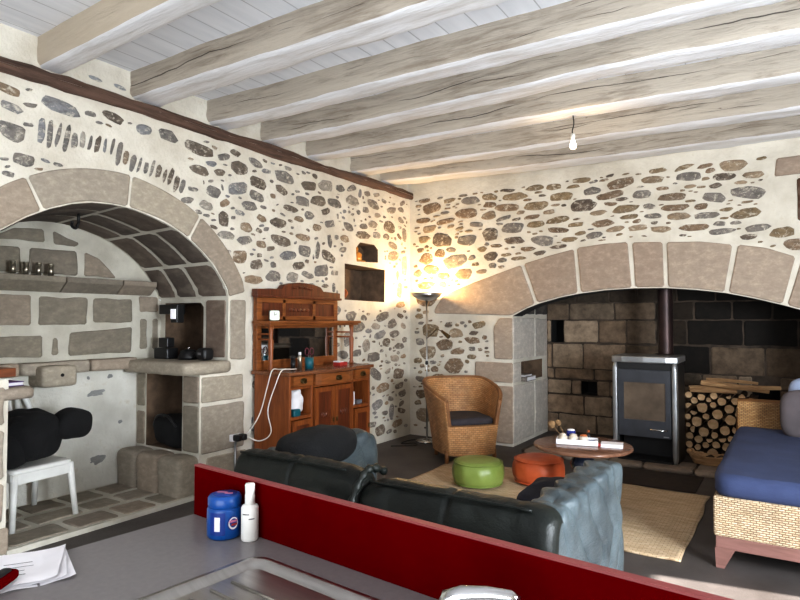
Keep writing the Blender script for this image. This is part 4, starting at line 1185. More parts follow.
front = [(SXB - .01, SB0 - .03), (SXF + .03, SB0 - .03), (SXF + .03, 4.2)] + [(SXF + .03 + .05 * math.sin(PI * i / 12) ** .7, lerp(4.22, 4.88, i / 12)) for i in range(13)] + [(SXF + .03, 4.9), (SXF + .03, SB1 + .03), (SXB - .01, SB1 + .03)]
mb.prism(front, lambda u, v, h: V((u, v, h)), 1.0, 1.032); mb.build('worktop', 'wood_top', sb, .006)
def fFr(d): return lambda u, v, h: V((SXF + d + h, u, v))
def framed(mb, y0, y1, z0, z1, bow=0., fr=.045, th=.02):
    def P(u, v, h): 
        t = (u - y0) / (y1 - y0); return V((SXF + h + bow * math.sin(PI * t) ** .8 if bow else SXF + h, u, v))
    for (a, b, c, d) in ((y0, y1, z0, z0 + fr), (y0, y1, z1 - fr, z1), (y0, y0 + fr, z0 + fr, z1 - fr), (y1 - fr, y1, z0 + fr, z1 - fr)):
        mb.prism([(a, c), (b, c), (b, d), (a, d)], P, 0, th)
    mb.mi = 1; mb.prism([(y0 + fr, z0 + fr), (y1 - fr, z0 + fr), (y1 - fr, z1 - fr), (y0 + fr, z1 - fr)], P, 0, .008); mb.mi = 0
def drawer(y0, y1, z0, z1, bow):
    mb = MB(); n = 10
    for i in range(n):
        a, b = lerp(y0, y1, i / n), lerp(y0, y1, (i + 1) / n); f = lambda y: bow * math.sin(PI * (y - y0) / (y1 - y0)) ** .7 if bow and y0 < y < y1 else 0.
        lo = [mb.v((SXF - .01, a, z0)), mb.v((SXF + .02 + f(a), a, z0)), mb.v((SXF + .02 + f(b), b, z0)), mb.v((SXF - .01, b, z0))]
        hi = [mb.v((q.co.x, q.co.y, z1)) for q in lo]
        for i2 in range(4): mb.f([lo[i2], lo[(i2 + 1) % 4], hi[(i2 + 1) % 4], hi[i2]])
        mb.f(lo); mb.f(hi)
    bmesh.ops.remove_doubles(mb.bm, verts=mb.bm.verts, dist=1e-5)
    d = mb.build('drawer', 'wood_h', sb)
    yc, zc = (y0 + y1) / 2, (z0 + z1) / 2; xf = SXF + .02 + bow
    mb = MB(); mb.cushion((xf + .004, yc, zc), (.012, .085, .05), .7, 8); mb.tube([(xf + .006, yc - .03, zc + .008), (xf + .022, yc - .022, zc - .014), (xf + .024, yc, zc - .02), (xf + .022, yc + .022, zc - .014), (xf + .006, yc + .03, zc + .008)], .005, 6)
    mb.build('pull', 'brass', d)
drawer(SB0 + .035, 4.23, .9, .995, 0); drawer(4.27, 4.84, .895, .995, .045); drawer(4.88, SB1 - .035, .9, .995, 0)
for (a, b, z0, z1) in ((4.27, 4.55, .1, .865), (4.56, 4.84, .1, .865), (SB0 + .035, 4.23, .1, .595), (4.88, SB1 - .035, .1, .595)):
    mb = MB(); framed(mb, a, b, z0, z1)
    if z1 > .7:
        mb.mi = 1
        for q in (-1, 0, 1): mb.cushion((SXF + .012, (a + b) / 2 + q * .035, .6), (.02, .04, .06), .9, 6)
        mb.mi = 0
    d = mb.build('door', ['wood', 'wood_dark'], sb)
    mb = MB(); ky = b - .02 if a in (4.27, 4.88) else a + .02
    mb.cushion((SXF + .026, ky, (z0 + z1) / 2 + .06), (.012, .014, .05), .8, 6); mb.build('keyhole_plate', 'brass', d)
mb = MB()
mb.b2(SXB - .02, SXB + .015, SB0, 5.12, 1.032, 1.72); mb.b2(SXB, SXB + .03, SB0, SB0 + .06, 1.032, 1.7); mb.b2(SXB, SXB + .03, 5.06, 5.12, 1.032, 1.7)
mb.b2(SXB, SXB + .028, SB0, 5.12, 1.032, 1.12); mb.b2(SXB, SXB + .028, SB0, 5.12, 1.42, 1.47); mb.b2(SXB, SXB + .028, SB0, 5.12, 1.5, 1.54); mb.b2(SXB, SXB + .028, SB0, 5.12, 1.665, 1.72)
for y in (4.3, 4.74): mb.b2(SXB, SXB + .028, y - .02, y + .02, 1.5, 1.7)
mb.mi = 1
for (a, b) in ((SB0 + .05, 4.28), (4.32, 4.72), (4.76, 5.07)): mb.b2(SXB, SXB + .018, a, b, 1.53, 1.67)
for q in range(5): mb.cushion((SXB + .02, 4.4 + q * .06, 1.6), (.016, .06, .04), .9, 6)
hb = mb.build('hutch_back', ['wood_h', 'wood_dark'], sb, .003)
mb = MB()
crest = [(SB0 - .02, 1.72), (5.14, 1.72), (5.14, 1.79), (4.86, 1.8)] + [(lerp(4.82, 4.28, i / 10), 1.8 + .075 * math.sin(PI * (.12 + .76 * i / 10)) ** .6) for i in range(11)] + [(4.24, 1.8), (SB0 - .02, 1.79)]
mb.prism(crest, lambda u, v, h: V((SXB + h, u, v)), -.02, .05); mb.mi = 1
for q in range(4): mb.cushion((SXB + .055, 4.43 + q * .075, 1.83 - .01 * abs(q - 1.5)), (.02, .07, .022), .9, 6)
mb.mi = 0; mb.b2(SXB, SXB + .065, SB0 - .03, 5.15, 1.712, 1.735)
mb.build('crest', ['wood_dark', 'wood_dark'], sb, .005)
mb = MB(); mb.b2(SXB + .018, SXB + .022, SB0 + .06, 5.06, 1.12, 1.42); mb.build('mirror', 'mirror', sb)
mb = MB(); mb.b2(SXB, -3.95, SB0 - .03, 5.28, 1.465, 1.492); mb.b2(SXB, -3.97, SB0 - .01, 5.26, 1.445, 1.465); mb.build('shelf', 'wood_h', sb, .005)
for y in (SB0 + .02, 5.16):
    mb = MB(); pz = [(.022, 1.032), (.026, 1.05), (.018, 1.07), (.022, 1.2), (.026, 1.3), (.017, 1.33), (.02, 1.4), (.027, 1.445)]
    mb.lathe([(0, 1.032)] + pz + [(0, 1.445)], 14, (-3.99, y, 0)); po = mb.build('post', 'wood', sb)
    for z_ in (1.32, 1.37):
        mb = MB(); mb.tube([(-3.99, y, z_), (SXB + .02, y if y < 4.5 else y - .06, z_)], .009, 8); mb.build('rail', 'wood', po)
# things on the sideboard
p = V((-4.02, 4.03, 1.492)); t = thing('alarm_clock', 'small square pale alarm clock on the sideboard shelf', 'clock', p, .7)
R_ = Matrix.Rotation(-.65, 3, 'Z')
mb = MB(); mb.cushion(p + V((0, 0, .05)), (.06, .1, .1), .25, 10, R=R_); mb.build('case', 'black_plastic', t)
mb = MB(); mb.cushion(p + R_ @ V((.03, .0, .05)), (.012, .092, .092), .3, 10, R=R_); fc = mb.build('dial', 'clock_face', t)
mb = MB(); mb.tube([p + R_ @ V((.038, 0, .05)), p + R_ @ V((.038, .02, .066))], .002, 4); mb.tube([p + R_ @ V((.038, 0, .05)), p + R_ @ V((.038, -.006, .08))], .002, 4); mb.build('hands', 'black_plastic', fc)
def bottle(p, prof, capz, lab, mat, cmat, name='spray_can', cat='bottle', r2=None):
    p = V(p); t = thing(name, lab, cat, p, 0, 'bottles on the sideboard'); mb = MB(); mb.lathe([(0, 0)] + prof + [(0, prof[-1][1])], 18, p); mb.build('bottle_body', mat, t)
    r, z = prof[-1]; mb = MB(); mb.lathe([(0, z), (r2 or r, z), ((r2 or r) * .95, z + capz), (0, z + capz)], 16, p); mb.build('cap', cmat, t)
bottle((-3.93, 4.19, 1.032), [(.022, 0), (.022, .1)], .03, 'small black bottle on the sideboard top, nearest the white cable', 'black_plastic', 'black_plastic', 'small_bottle')
bottle((-3.9, 4.25, 1.032), [(.018, 0), (.019, .12), (.013, .135)], .03, 'slim silver bottle standing left of the teal cup', 'tin', 'paper', 'small_bottle')
bottle((-3.96, 4.31, 1.032), [(.018, 0), (.019, .1), (.013, .12)], .04, 'slim grey bottle with white cap behind the teal cup', 'silver', 'paper', 'small_bottle')
p = V((-3.88, 4.36, 1.032)); t = thing('pen_cup', 'teal cup holding dark red scissors on the sideboard', 'cup', p)
mb = MB(); mb.lathe([(0, 0), (.04, 0), (.044, .11), (.038, .11), (.036, .01), (0, .01)], 22, p); mb.build('cup_body', 'teal', t)
t = thing('scissors', 'dark red handled scissors standing in the teal cup', 'scissors', p + V((0, 0, .012)))
for sx in (-1, 1):
    mb = MB(); mb.tube([p + V((0, 0, .015)), p + V((0, sx * .012, .13))], .004, 6); bl = mb.build('blade', 'steel', t)
    mb = MB(); c = p + V((0, sx * .034, .165)); mb.tube([c + V((0, .026 * math.cos(a * .5236), .034 * math.sin(a * .5236))) for a in range(13)], .006, 6, False); mb.build('handle', 'maroon', t)
p = V((-3.9, 4.86, 1.032)); mb = MB(); mb.box(p + V((0, 0, .018)), (.09, .12, .036)); mb.mi = 1; mb.box(p + V((0, -.03, .042)), (.08, .08, .012))
tag(mb.build('red_box', ['red_box', 'paper'], None, .003), 'flat red and white packet near the right end of the sideboard top', 'box')
mb = MB(); mb.cushion((-3.86, 4.11, .75), (.18, .16, .24), .7, 16, lambda w, q: .03 * nz(w * 14)); tag(mb.build('paper_bundle', 'paper'), 'crumpled white paper bundle stuffed in the left open compartment of the sideboard', 'paper')
mb = MB(); mb.cushion((-3.78, 4.06, .66), (.07, .09, .07), .4, 10); tag(mb.build('teal_box', 'teal'), 'small dark teal box under the white paper in the sideboard', 'box')
mb = MB(); mb.box((-3.82, 4.94, .695), (.06, .05, .13), .2); mb.mi = 1; mb.box((-3.82, 5.03, .65), (.08, .09, .04), .1)
tag(mb.build('white_box', ['paper', 'grey_print'], None, .004), 'small white carton in the right open compartment of the sideboard', 'box')
# cable, outlet, conduit
mb = MB()
def curve(pts, n=14):
    out = []
    P = [V(p) for p in pts]; P = [P[0] * 2 - P[1]] + P + [P[-1] * 2 - P[-2]]
    for i in range(1, len(P) - 2):
        for k in range(n):
            t = k / n; a, b, c, d = P[i - 1], P[i], P[i + 1], P[i + 2]
            out.append(.5 * ((2 * b) + (c - a) * t + (2 * a - 5 * b + 4 * c - d) * t * t + (3 * b - a - 3 * c + d) * t ** 3))
    out.append(P[-2]); return out
mb.tube(curve([(-3.86, 4.16, 1.045), (-3.84, 4.04, 1.05), (-3.82, 3.93, 1.05), (-3.84, 3.885, .95), (-3.92, 3.86, .7), (-3.9, 3.88, .5), (-4.0, 3.84, .42), (-4.12, 3.78, .46)]), .006, 6)
mb.tube(curve([(-3.9, 4.12, 1.045), (-3.92, 4.0, 1.05), (-3.93, 3.92, 1.045), (-3.95, 3.88, .9), (-4.02, 3.86, .66), (-4.1, 3.81, .5), (-4.14, 3.76, .46)]), .006, 6)
tag(mb.build('white_cable', 'cable'), 'white charging cable hanging down the left side of the sideboard to the outlet', 'cable')
t = thing('wall_outlet', 'black plug adaptors on a wall socket with a thin conduit beside the alcove pillar', 'outlet', (-4.2, 3.72, .0))
mb = MB(); mb.b2(-4.205, -4.16, 3.67, 3.79, .42, .48); mb.build('socket_box', 'paper', t, .006)
for y in (3.7, 3.76):
    mb = MB(); mb.cushion((-4.13, y, .455), (.07, .055, .055), .35, 8); mb.build('plug', 'black_plastic', t)
mb = MB(); mb.tube([(-4.19, 3.73, .42), (-4.19, 3.73, .0)], .011, 8); mb.build('conduit', 'silver', t)

# ---- wall niches
mb = MB(); mb.lathe([(0, 0), (.04, 0), (.055, .03), (.055, .06), (.04, .085), (.042, .095), (.03, .095), (.03, .05), (0, .04)], 20, (0, 0, 0))
mb.bm.transform(Matrix.Translation((-4.34, 5.44, 1.79)) @ Matrix.Rotation(math.radians(70), 4, V((.75, -.65, 0)).cross(V((0, 0, 1))) * -1))
tag(mb.build('clay_pot', 'terracotta'), 'small orange clay pot lying in the dark wall niche', 'pot')
t = thing('amber_figurine', 'amber glass figurine in the small niche above the dark wall niche', 'figurine', (-4.3, 5.66, 2.2))
mb = MB(); mb.cushion((-4.3, 5.66, 2.25), (.1, .13, .11), .8, 10, lambda w, q: .012 * nz(w * 30)); mb.cushion((-4.3, 5.63, 2.33), (.07, .07, .09), .9, 10, lambda w, q: .008 * nz(w * 40)); mb.build('figure_body', 'amber', t)
mb = MB(); mb.b2(-4.36, -4.24, 5.57, 5.75, 2.19, 2.205); mb.build('figure_base', 'amber', t)

# ---- floor lamp
LP = V((-3.8, 6.44, 0))
fl = thing('floor_lamp', 'slim chrome uplighter floor lamp glowing warmly in the corner', 'lamp', LP)
mb = MB(); mb.lathe([(0, 0), (.14, 0), (.14, .015), (.05, .03), (.015, .04), (0, .04)], 32, LP); mb.build('base', 'chrome', fl)
mb = MB(); mb.tube([LP + V((0, 0, .03)), LP + V((0, 0, 1.74))], .011, 10); mb.build('pole', 'steel', fl)
mb = MB(); mb.lathe([(.02, 1.735), (.08, 1.745), (.16, 1.785), (.2, 1.835), (.195, 1.835), (.15, 1.79), (.05, 1.755), (.0, 1.75)], 36, LP); mb.build('lamp_shade', 'steel', fl)
mb = MB(); mb.cushion(LP + V((0, 0, 1.79)), (.05, .05, .05), 1., 10); mb.build('bulb', 'lamp_inside', fl)
mb = MB(); mb.tube([LP + V((0, 0, 1.27)), LP + V((.13, -.1, 1.33)), LP + V((.24, -.17, 1.395)), LP + V((.34, -.2, 1.36))], .006, 6); arm = mb.build('reading_arm', 'brass', fl)
mb = MB(); mb.tube([LP + V((.32, -.195, 1.37)), LP + V((.43, -.22, 1.3))], [.016, .026], 12); mb.build('reading_shade', 'brass', arm)
mb = MB(); mb.cushion(LP + V((0, 0, .97)), (.035, .035, .05), .6, 8); mb.build('switch_clamp', 'black_plastic', fl)
mb = MB(); mb.tube(curve([LP + V((-.1, .02, .012)), LP + V((-.2, -.1, .008)), LP + V((-.18, -.3, .008)), LP + V((-.05, -.2, .008)), LP + V((.02, -.32, .008)), LP + V((-.2, -.5, .008))]), .006, 6); mb.build('power_cord', 'rubber', fl)
t = thing('side_stand', 'small pale metal-legged stand partly hidden behind the wicker chair', 'stand', (-3.5, 6.45, 0))
mb = MB(); mb.b2(-3.62, -3.38, 6.33, 6.57, .53, .56); mb.build('stand_top', 'paper', t, .005)
for sx in (-1, 1):
    for sy in (-1, 1): mb = MB(); mb.tube([(-3.5 + sx * .1, 6.45 + sy * .1, 0), (-3.5 + sx * .09, 6.45 + sy * .09, .53)], .01, 8); mb.build('leg', 'silver', t)

# ---- hanging bulb
PB = V((-1.5, 4.95, 3.2))
t = thing('hanging_bulb', 'bare lit light bulb hanging on a short black cord from a beam', 'lamp', PB - V((0, 0, .3)))
mb = MB(); mb.tube(curve([PB + V((0, 0, .03)), PB + V((.008, 0, -.06)), PB + V((-.006, 0, -.12)), PB + V((0, 0, -.15))], 6), .005, 6); mb.build('cord', 'rubber', t)
mb = MB(); mb.lathe([(0, 0), (.018, 0), (.02, -.05), (.0, -.05)], 16, PB - V((0, 0, .145))); mb.build('socket', 'white_plastic', t)
mb = MB(); mb.lathe([(.012, 0), (.015, -.015), (.025, -.04), (.027, -.056), (.019, -.074), (0, -.082)], 20, PB - V((0, 0, .195))); mb.build('bulb', 'bulb', t)

# ---- alcove things
def turn(m):
    m.bm.transform(Matrix.Translation((-4.76, 2.22, 0)) @ Matrix.Rotation(-PI / 2 + .12, 4, 'Z') @ Matrix.Translation((4.74, -2.2, 0))); return m
t = thing('garden_chair', 'white plastic garden chair standing on the flagstones in the alcove', 'chair', (-4.74, 2.2, .045))
GZ = .045
mb = MB(); mb.cushion((-4.74, 2.22, .44), (.46, .46, .045), .22, 18, lambda w, q: -.008 * math.exp(-(w.x ** 2 + w.y ** 2) / .02)); mb.b2(-4.96, -4.52, 2.425, 2.445, .36, .43); mb.b2(-4.53, -4.51, 2.02, 2.43, .38, .43); turn(mb).build('seat', 'white_plastic', t)
for (x, y, dx, dy) in ((-4.95, 2.42, -.03, .04), (-4.54, 2.42, .03, .04), (-4.95, 2.02, -.03, -.06), (-4.54, 2.02, .03, -.06)):
    mb = MB(); mb.tube([(x, y, .43), (x + dx * .5, y + dy * .5, .24), (x + dx, y + dy, GZ)], [.028, .023, .02], 8); turn(mb).build('leg', 'white_plastic', t)
mb = MB()
bk = curve([(-4.96, 2.02, .43), (-4.97, 1.95, .7), (-4.9, 1.9, .92), (-4.74, 1.885, .99), (-4.58, 1.9, .92), (-4.51, 1.95, .7), (-4.52, 2.02, .43)], 8)
mb.tube(bk, .022, 8); 
for x in (-4.86, -4.8, -4.74, -4.68, -4.62): mb.tube([(x, 2.0, .44), (x, 1.95, .7), (x, 1.9, .955 - abs(x + 4.74) * .3)], [.016, .02, .014], 6)
turn(mb).build('backrest', 'white_plastic', t)
mb = MB()
def coat(w, q): return .05 * nz(w * 4.2) + .02 * nz(w * 11)
mb.cushion((-4.73, 2.2, .66), (.46, .42, .36), .75, 24, coat); mb.cushion((-4.62, 2.48, .72), (.26, .26, .22), .8, 14, coat); mb.cushion((-4.74, 2.06, .6), (.5, .28, .28), .8, 16, coat)
tag(mb.build('black_coat', 'black_cloth'), 'black coat bundled on the seat of the white plastic chair', 'coat')
t = thing('black_bag', 'black bag stowed in the opening beneath the stone bench slab', 'bag', (-4.68, 3.6, .36))
mb = MB(); mb.cushion((-4.69, 3.55, .5), (.44, .4, .27), .5, 18, lambda w, q: .02 * nz(w * 6)); mb.build('bag_body', 'black_cloth', t)
mb = MB(); mb.tube(curve([(-4.86, 3.37, .55), (-4.78, 3.35, .64), (-4.64, 3.35, .65), (-4.54, 3.37, .56)], 8), .012, 8); mb.build('handle', 'black_plastic', t)
# coffee gear on the bench
def onslab(x, y): return V((x, y, 1.142))
t = thing('black_appliance', 'low rounded black appliance in the middle of the bench slab under the spotlight', 'appliance', onslab(-4.62, 3.55))
p = onslab(-4.62, 3.55); mb = MB(); mb.lathe([(0, 0), (.09, 0), (.09, .03), (.075, .05), (.07, .08), (.03, .09), (0, .09)], 22, p); mb.build('body', 'black_plastic', t)
mb = MB(); mb.tube(curve([p + V((.07, 0, .03)), p + V((.13, -.02, .06)), p + V((.15, -.02, .03))], 6), .012, 8); mb.build('handle', 'black_plastic', t)
mb = MB(); mb.cushion(p + V((0, 0, .1)), (.03, .03, .03), 1, 6); mb.build('knob', 'chrome', t)
t = thing('black_case', 'boxy stacked black device at the left of the recess on the bench slab', 'device', onslab(-4.88, 3.5)); p = onslab(-4.88, 3.5)
mb = MB(); mb.box(p + V((0, 0, .05)), (.2, .12, .1)); mb.build('case', 'black_plastic', t, .01)
mb = MB(); mb.box(p + V((.02, -.01, .15)), (.13, .08, .09)); mb.build('top_unit', 'black_plastic', t, .008)
t = thing('black_pod', 'small rounded black device at the right end of the bench slab in the recess', 'device', onslab(-4.38, 3.54)); p = onslab(-4.38, 3.54)
mb = MB(); mb.cushion(p + V((0, 0, .055)), (.12, .12, .11), .5, 12); mb.build('case', 'black_plastic', t)
mb = MB(); mb.box(p + V((0, -.062, .06)), (.04, .004, .02)); mb.build('display', 'grey_print', t)
t = thing('spot_lamp', 'black clamp spotlight with bright lens mounted at the top of the recess', 'lamp', (-4.8, 3.55, 1.6))
mb = MB(); mb.box((-4.88, 3.56, 1.6), (.26, .1, .09)); mb.build('mount', 'black_plastic', t, .008)
mb = MB(); mb.box((-4.72, 3.5, 1.56), (.09, .08, .17)); mb.build('head', 'black_plastic', t, .008)
mb = MB(); mb.box((-4.72, 3.455, 1.555), (.07, .01, .09)); mb.build('lens', 'white_led', t, .004)
labs = ['leftmost of the four small tins on the alcove shelf', 'second small silver tin from the left on the alcove shelf', 'third small silver tin from the left on the alcove shelf', 'rightmost small silver tin on the alcove shelf']
for k, y in enumerate((2.24, 2.335, 2.43, 2.525)):
    p = V((XBK + .09, y, 1.856)); t = thing('small_tin', labs[k], 'tin', p, 0, 'tins on the alcove shelf')
    mb = MB(); mb.lathe([(0, 0), (.02, 0), (.02, .085), (0, .085)], 18, p); mb.build('can', 'tin', t)
    mb = MB(); mb.lathe([(0, .085), (.0215, .085), (.0215, .1), (0, .102)], 18, p); mb.build('lid', 'tin', t)
t = thing('iron_hook', 'dark iron hook hanging from the vault of the alcove', 'hook', (-4.62, 2.5, 2.2))
mb = MB(); mb.tube([(-4.62, 2.52, 2.335), (-4.62, 2.52, 2.25)], .012, 8); mb.build('shank', 'black_plastic', t)
mb = MB(); mb.tube(curve([(-4.62, 2.52, 2.25), (-4.62, 2.5, 2.21), (-4.6, 2.46, 2.22), (-4.58, 2.45, 2.25)], 6), .012, 8); mb.build('hook_end', 'black_plastic', t)
mb = MB(); mb.box((-4.72, 1.86, 1.14), (.5, .3, .06), .1); mb.b2(-4.9, -4.6, 1.76, 1.95, 1.058, 1.112)
t = mb.build('wooden_box', 'brown_board', None, .005); tag(t, 'brown wooden box with wide lid on the left stone slab of the alcove', 'box')
t = thing('purple_book', 'purple covered book lying on the left stone slab in front of the wooden box', 'book', (-4.42, 1.82, 1.06))
mb = MB(); mb.box((-4.42, 1.85, 1.074), (.2, .3, .02), .1); mb.build('pages', 'paper', t)
mb = MB(); mb.box((-4.42, 1.85, 1.0625), (.21, .31, .005), .1); mb.box((-4.42, 1.85, 1.0865), (.21, .31, .005), .1); mb.build('cover', 'purple', t)

# ---- kitchen worktop, red panel, sink
CA = math.atan2(1.10 - 1.23, -.15 + 1.57)       # direction of the panel seen from above
cd = V((math.cos(CA), math.sin(CA), 0)); cn = V((-cd.y, cd.x, 0)); C0 = V((-1.56, 1.225, 0))
def cp(a, b, z): return C0 + cd * a + cn * b + V((0, 0, z))
RC = Matrix.Rotation(CA, 3, 'Z')
ct = thing('kitchen_worktop', 'grey laminate kitchen worktop in the foreground', 'worktop', cp(1.2, -.35, 0), CA)
S0, S1, T0, T1 = .44, 1.32, -.56, -.105          # sink cut-out in panel coordinates
mb = MB()
for (a, b, c, d) in ((0, S0, -.72, 0), (S1, 2.6, -.72, 0), (S0, S1, T1, 0), (S0, S1, -.72, T0)):
    mb.box(cp((a + b) / 2, (c + d) / 2, .88), (b - a, d - c, .04), R=RC)
mb.build('top_slab', 'counter', ct)
mb = MB(); mb.box(cp(1.32, -.36, .43), (2.5, .6, .86), R=RC); mb.build('base_unit', 'paper', ct)
mb = MB(); mb.box(cp(1.3, .011, .965), (2.6, .02, .165), R=RC); rp = mb.build('red_splashback', 'red')
tag(rp, 'dark red upright panel along the back edge of the worktop', 'panel')
mb = MB(); mb.box(cp(1.3, .011, 1.0495), (2.602, .021, .005), R=RC); mb.build('edge_band', 'red_edge', rp)
sk = thing('steel_sink', 'stainless steel sink with ribbed drainer set into the grey worktop', 'sink', cp((S0 + S1) / 2, (T0 + T1) / 2, .9), CA)
def rr(a0, a1, b0, b1, r, n=6):
    out = []
    for (cx, cy, s) in ((a1 - r, b1 - r, 0), (a0 + r, b1 - r, 1), (a0 + r, b0 + r, 2), (a1 - r, b0 + r, 3)):
        for k in range(n + 1): a = PI / 2 * (s + k / n); out.append((cx + r * math.cos(a), cy + r * math.sin(a)))
    return out
mb = MB()
rings = []
for (g, z, r) in ((-.022, .9005, .05), (-.016, .9065, .047), (-.004, .9065, .042), (.008, .899, .036), (.022, .8945, .03)):
    rings.append([mb.v(cp(a, b, z)) for a, b in rr(S0 + g, S1 - g, T0 + g, T1 - g, r)])
for A, B in zip(rings, rings[1:]):
    for i in range(len(A)): mb.f([A[i], A[(i + 1) % len(A)], B[(i + 1) % len(B)], B[i]], True)
mb.build('rim', 'steel', sk)
mb = MB(); hole = rr(S0 + .44, S1 - .04, T0 + .05, T1 - .07, .06)
polys = [[V((a, b, 0)) for a, b in rr(S0 + .022, S1 - .022, T0 + .022, T1 - .022, .03)], [V((a, b, 0)) for a, b in hole]]
vs = [mb.v(cp(q.x, q.y, .8945)) for p in polys for q in p]
for tri in geometry.tessellate_polygon(polys): mb.f([vs[i] for i in tri])
a = [mb.v(cp(x, y, .8945)) for x, y in hole]; b = [mb.v(cp(lerp(x, (S0 + S1) / 2 + .2, .06), lerp(y, (T0 + T1) / 2, .06), .74)) for x, y in hole]
for i in range(len(a)): mb.f([a[i], a[(i + 1) % len(a)], b[(i + 1) % len(b)], b[i]], True)
mb.f(b); mb.build('basin', 'steel', sk)
for k in range(6):
    mb = MB(); bb = T0 + .07 + k * .055; mb.tube([cp(S0 + .05, bb, .895), cp(S0 + .4, bb, .895)], .005, 6); mb.build('drainer_rib', 'steel', sk)
tp = thing('chrome_tap', 'polished chrome mixer tap at the bottom edge of the picture', 'tap', cp(.93, -.1, .9), 0)
F0 = V((-.53, .965, 0))
mb = MB(); mb.lathe([(0, .9), (.032, .9), (.032, .915), (.024, .92), (.024, .985), (0, .985)], 24, F0); mb.build('tap_body', 'chrome', tp)
mb = MB(); q = [(0, .985, .024), (.004, .998, .026), (.03, 1.008, .024), (.075, 1.013, .02), (.115, 1.012, .017), (.128, 1.006, .014)]
du = V((.93, .36, 0)).normalized()
mb.tube([F0 + du * a_ + V((0, 0, z_)) for a_, z_, _ in q], [r_ * .7 for _, _, r_ in q], 14)
mb.build('lever', 'chrome', tp)
mb = MB(); mb.tube([F0 + V((0, 0, .94)), F0 + V((0.03, -.1, .97)), F0 + V((.06, -.2, .96))], [.014, .013, .012], 12); mb.build('spout', 'chrome', tp)
# tub, sprayer, black thing
p = V((-1.335, 1.152, .9)); t = thing('blue_tub', 'round blue plastic tub with printed lid and emblem on the worktop', 'tub', p, .3)
mb = MB(); mb.lathe([(0, 0), (.042, 0), (.047, .006), (.048, .04), (.047, .078), (.044, .084), (0, .084)], 36, p); bd = mb.build('tub_body', 'blue', t)
mb = MB(); mb.lathe([(0, .082), (.044, .082), (.0455, .088), (.0455, .108), (.041, .114), (.034, .116), (0, .114)], 36, p); ld = mb.build('lid', 'blue', t)
mb = MB(); mb.lathe([(0, .1155), (.033, .1165), (.033, .117), (0, .1168)], 28, p); mb.build('lid_print', 'dark_blue', ld)
mb = MB()
for (dx, dy, a, w) in ((-.012, .002, .5, .03), (.012, .004, .6, .022)): mb.box(p + V((dx, dy, .1176)), (w, .008, .001), a)
mb.build('lid_lettering', 'pink_print', ld)
def on_cyl(mb, ang, z, w, h, r=.0483):
    n = 8
    for i in range(n):
        a, b = ang + (i / n - .5) * w / r, ang + ((i + 1) / n - .5) * w / r
        q = [(a, z - h / 2), (b, z - h / 2), (b, z + h / 2), (a, z + h / 2)]
        mb.f([mb.v(p + V((r * math.cos(x), r * math.sin(x), y_))) for x, y_ in q], True)
va = math.atan2(-p.y, -p.x)
mb = MB(); on_cyl(mb, va - .42, .045, .044, .06); mb.build('label_panel', 'dark_blue', bd)
mb = MB(); on_cyl(mb, va - .42, .045, .016, .038, .0487); mb.build('white_label', 'paper', bd)
def oval(mb, ang, z, w, h, r):
    mb.f([mb.v(p + V((r * math.cos(ang + w / 2 / r * math.cos(k * PI / 10)), r * math.sin(ang + w / 2 / r * math.cos(k * PI / 10)), z + h / 2 * math.sin(k * PI / 10)))) for k in range(20)], True)
mb = MB(); oval(mb, va + .5, .045, .036, .04, .0486); mb.mi = 2; oval(mb, va + .5, .045, .029, .033, .049); mb.mi = 0; oval(mb, va + .5, .046, .022, .024, .0494)
mb.mi = 1; on_cyl(mb, va + .5, .051, .024, .006, .0498); mb.mi = 3; on_cyl(mb, va + .55, .042, .018, .006, .0498)
mb.build('emblem', ['dark_blue', 'pink_print', 'paper', 'red_box'], bd)
p2 = V((-1.252, 1.168, .9)); t = thing('spray_bottle', 'slim white plastic pump spray bottle standing right of the blue tub', 'bottle', p2)
mb = MB(); mb.lathe([(0, 0), (.021, 0), (.0235, .004), (.0235, .088), (.02, .094), (.013, .097), (0, .097)], 28, p2); bd = mb.build('bottle_body', 'white_plastic', t)
mb = MB(); mb.lathe([(0, .095), (.0135, .095), (.0135, .12), (.0125, .125), (.0135, .148), (.012, .152), (0, .152)], 24, p2); mb.build('spray_cap', 'white_plastic', t)
p = p2; va2 = math.atan2(-p2.y, -p2.x); mb = MB(); on_cyl(mb, va2 - .5, .074, .02, .003, .0238); on_cyl(mb, va2 + .2, .062, .016, .003, .0238); mb.build('printed_lines', 'grey_print', bd)
mb = MB(); mb.cushion(V((-1.405, 1.175, .922)), (.044, .044, .044), 1., 10, lambda w, q: .003 * nz(w * 50)); tag(mb.build('black_sponge', 'rubber'), 'round black scourer tucked behind the left side of the blue tub', 'scourer')
# papers and the red gadget
for k, (x, y, a, lab) in enumerate([(-1.53, .745, 1.2, 'lowest sheet of the loose white papers at the left end of the worktop'), (-1.54, .74, 1.1, 'middle sheet of the white papers at the left end of the worktop'), (-1.55, .735, 1.0, 'top sheet of the white papers at the left end of the worktop')]):
    mb = MB(); Rp = Matrix.Rotation(a, 3, 'Z')
    mb.grid(lambda u, v: V((x, y, .902 + k * .003)) + Rp @ V((lerp(-.074, .074, u), lerp(-.105, .105, v), .008 * max(0, u - .6) ** 2 * 6 + .004 * nz((u * 3, v * 3, k)))), 12, 12)
    if k == 2:
        mb.mi = 1
        for q in range(4): mb.box(V((x, y, .911)) + Rp @ V((-.02 + .01 * (q % 2), .02 - q * .025, 0)), (.06 - .01 * q, .002, .0006), R=Rp)
    tag(mb.build('paper_sheet', ['paper', 'grey_print']), lab, 'paper', 'loose papers on the worktop')
t = thing('handheld_gadget', 'red and black handheld gadget lying on the white papers', 'gadget', (-1.47, .655, .912), .6); p = V((-1.475, .645, .925)); R_ = Matrix.Rotation(.6, 3, 'Z')
mb = MB(); mb.cushion(p, (.04, .09, .022), .4, 12, R=R_); mb.build('case', 'red', t)
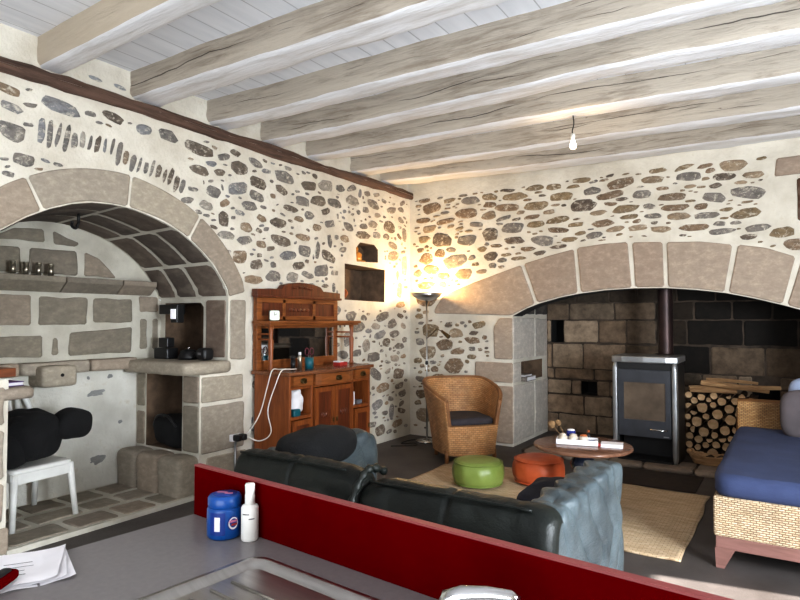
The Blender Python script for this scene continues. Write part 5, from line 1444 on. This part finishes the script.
mb = MB(); mb.cushion(p + V((0, 0, .012)), (.022, .06, .012), .5, 10, R=R_); mb.build('grip', 'rubber', t)

# ================================================================== light
def area(name, loc, rot, sx, sy, e, c):
    l = bpy.data.lights.new(name, 'AREA'); l.shape = 'RECTANGLE'; l.size = sx; l.size_y = sy; l.energy = e; l.color = c
    o = bpy.data.objects.new(name, l); o.location = loc; o.rotation_euler = rot; col.objects.link(o); return o
def point(name, loc, e, c, r=.05):
    l = bpy.data.lights.new(name, 'POINT'); l.energy = e; l.color = c; l.shadow_soft_size = r
    o = bpy.data.objects.new(name, l); o.location = loc; col.objects.link(o); return o
area('rear_fill_light', (.2, -2.6, 1.7), (math.radians(90), 0, 0), 4.2, 2.6, 200, (.95, .97, 1))  # added soft fill behind the camera, not a window of the room
area('assumed_side_light', (2.4, 1.9, 1.15), (math.radians(60), 0, math.radians(62)), 1.5, 1.9, 680, (.86, .93, 1))  # added lamp for assumed daylight from the right; the wall here has no opening
area('low_fill_light', (-.6, -1.6, .5), (math.radians(142), 0, math.radians(12)), 3.2, 1.2, 60, (.96, .97, 1))  # added upward fill lamp that brightens the beam undersides
point('floor_lamp_light', LP + V((0, 0, 1.93)), 60, (1, .66, .3), .07)
point('bulb_light', PB + V((.0, -.02, -.4)), 9, (1, .72, .42), .05)
s = bpy.data.lights.new('sun', 'SUN'); s.energy = 60; s.angle = math.radians(.6); s.color = (1, .96, .9)
so = bpy.data.objects.new('sun', s); col.objects.link(so)
so.rotation_euler = V((-.98, -.17, -.6)).to_track_quat('-Z', 'Y').to_euler()
w = bpy.data.worlds.new('world'); bpy.context.scene.world = w; w.use_nodes = True
w.node_tree.nodes['Background'].inputs[0].default_value = (.9, .95, 1, 1); w.node_tree.nodes['Background'].inputs[1].default_value = .9

# ================================================================== camera
cam = bpy.data.cameras.new('camera'); co = bpy.data.objects.new('camera', cam); col.objects.link(co)
cam.sensor_width = 36; cam.lens = 27; cam.clip_start = .02
co.location = (0, 0, 1.5); co.rotation_euler = (PI / 2 + math.atan(20 / 600), 0, math.atan(391 / 600))
bpy.context.scene.camera = co
sc = bpy.context.scene
sc.view_settings.view_transform = 'Standard'; sc.view_settings.look = 'None'; sc.view_settings.exposure = -.28; sc.view_settings.gamma = .84
sc.cycles.use_denoising = True; sc.cycles.max_bounces = 8; sc.cycles.diffuse_bounces = 4; sc.cycles.sample_clamp_indirect = 4
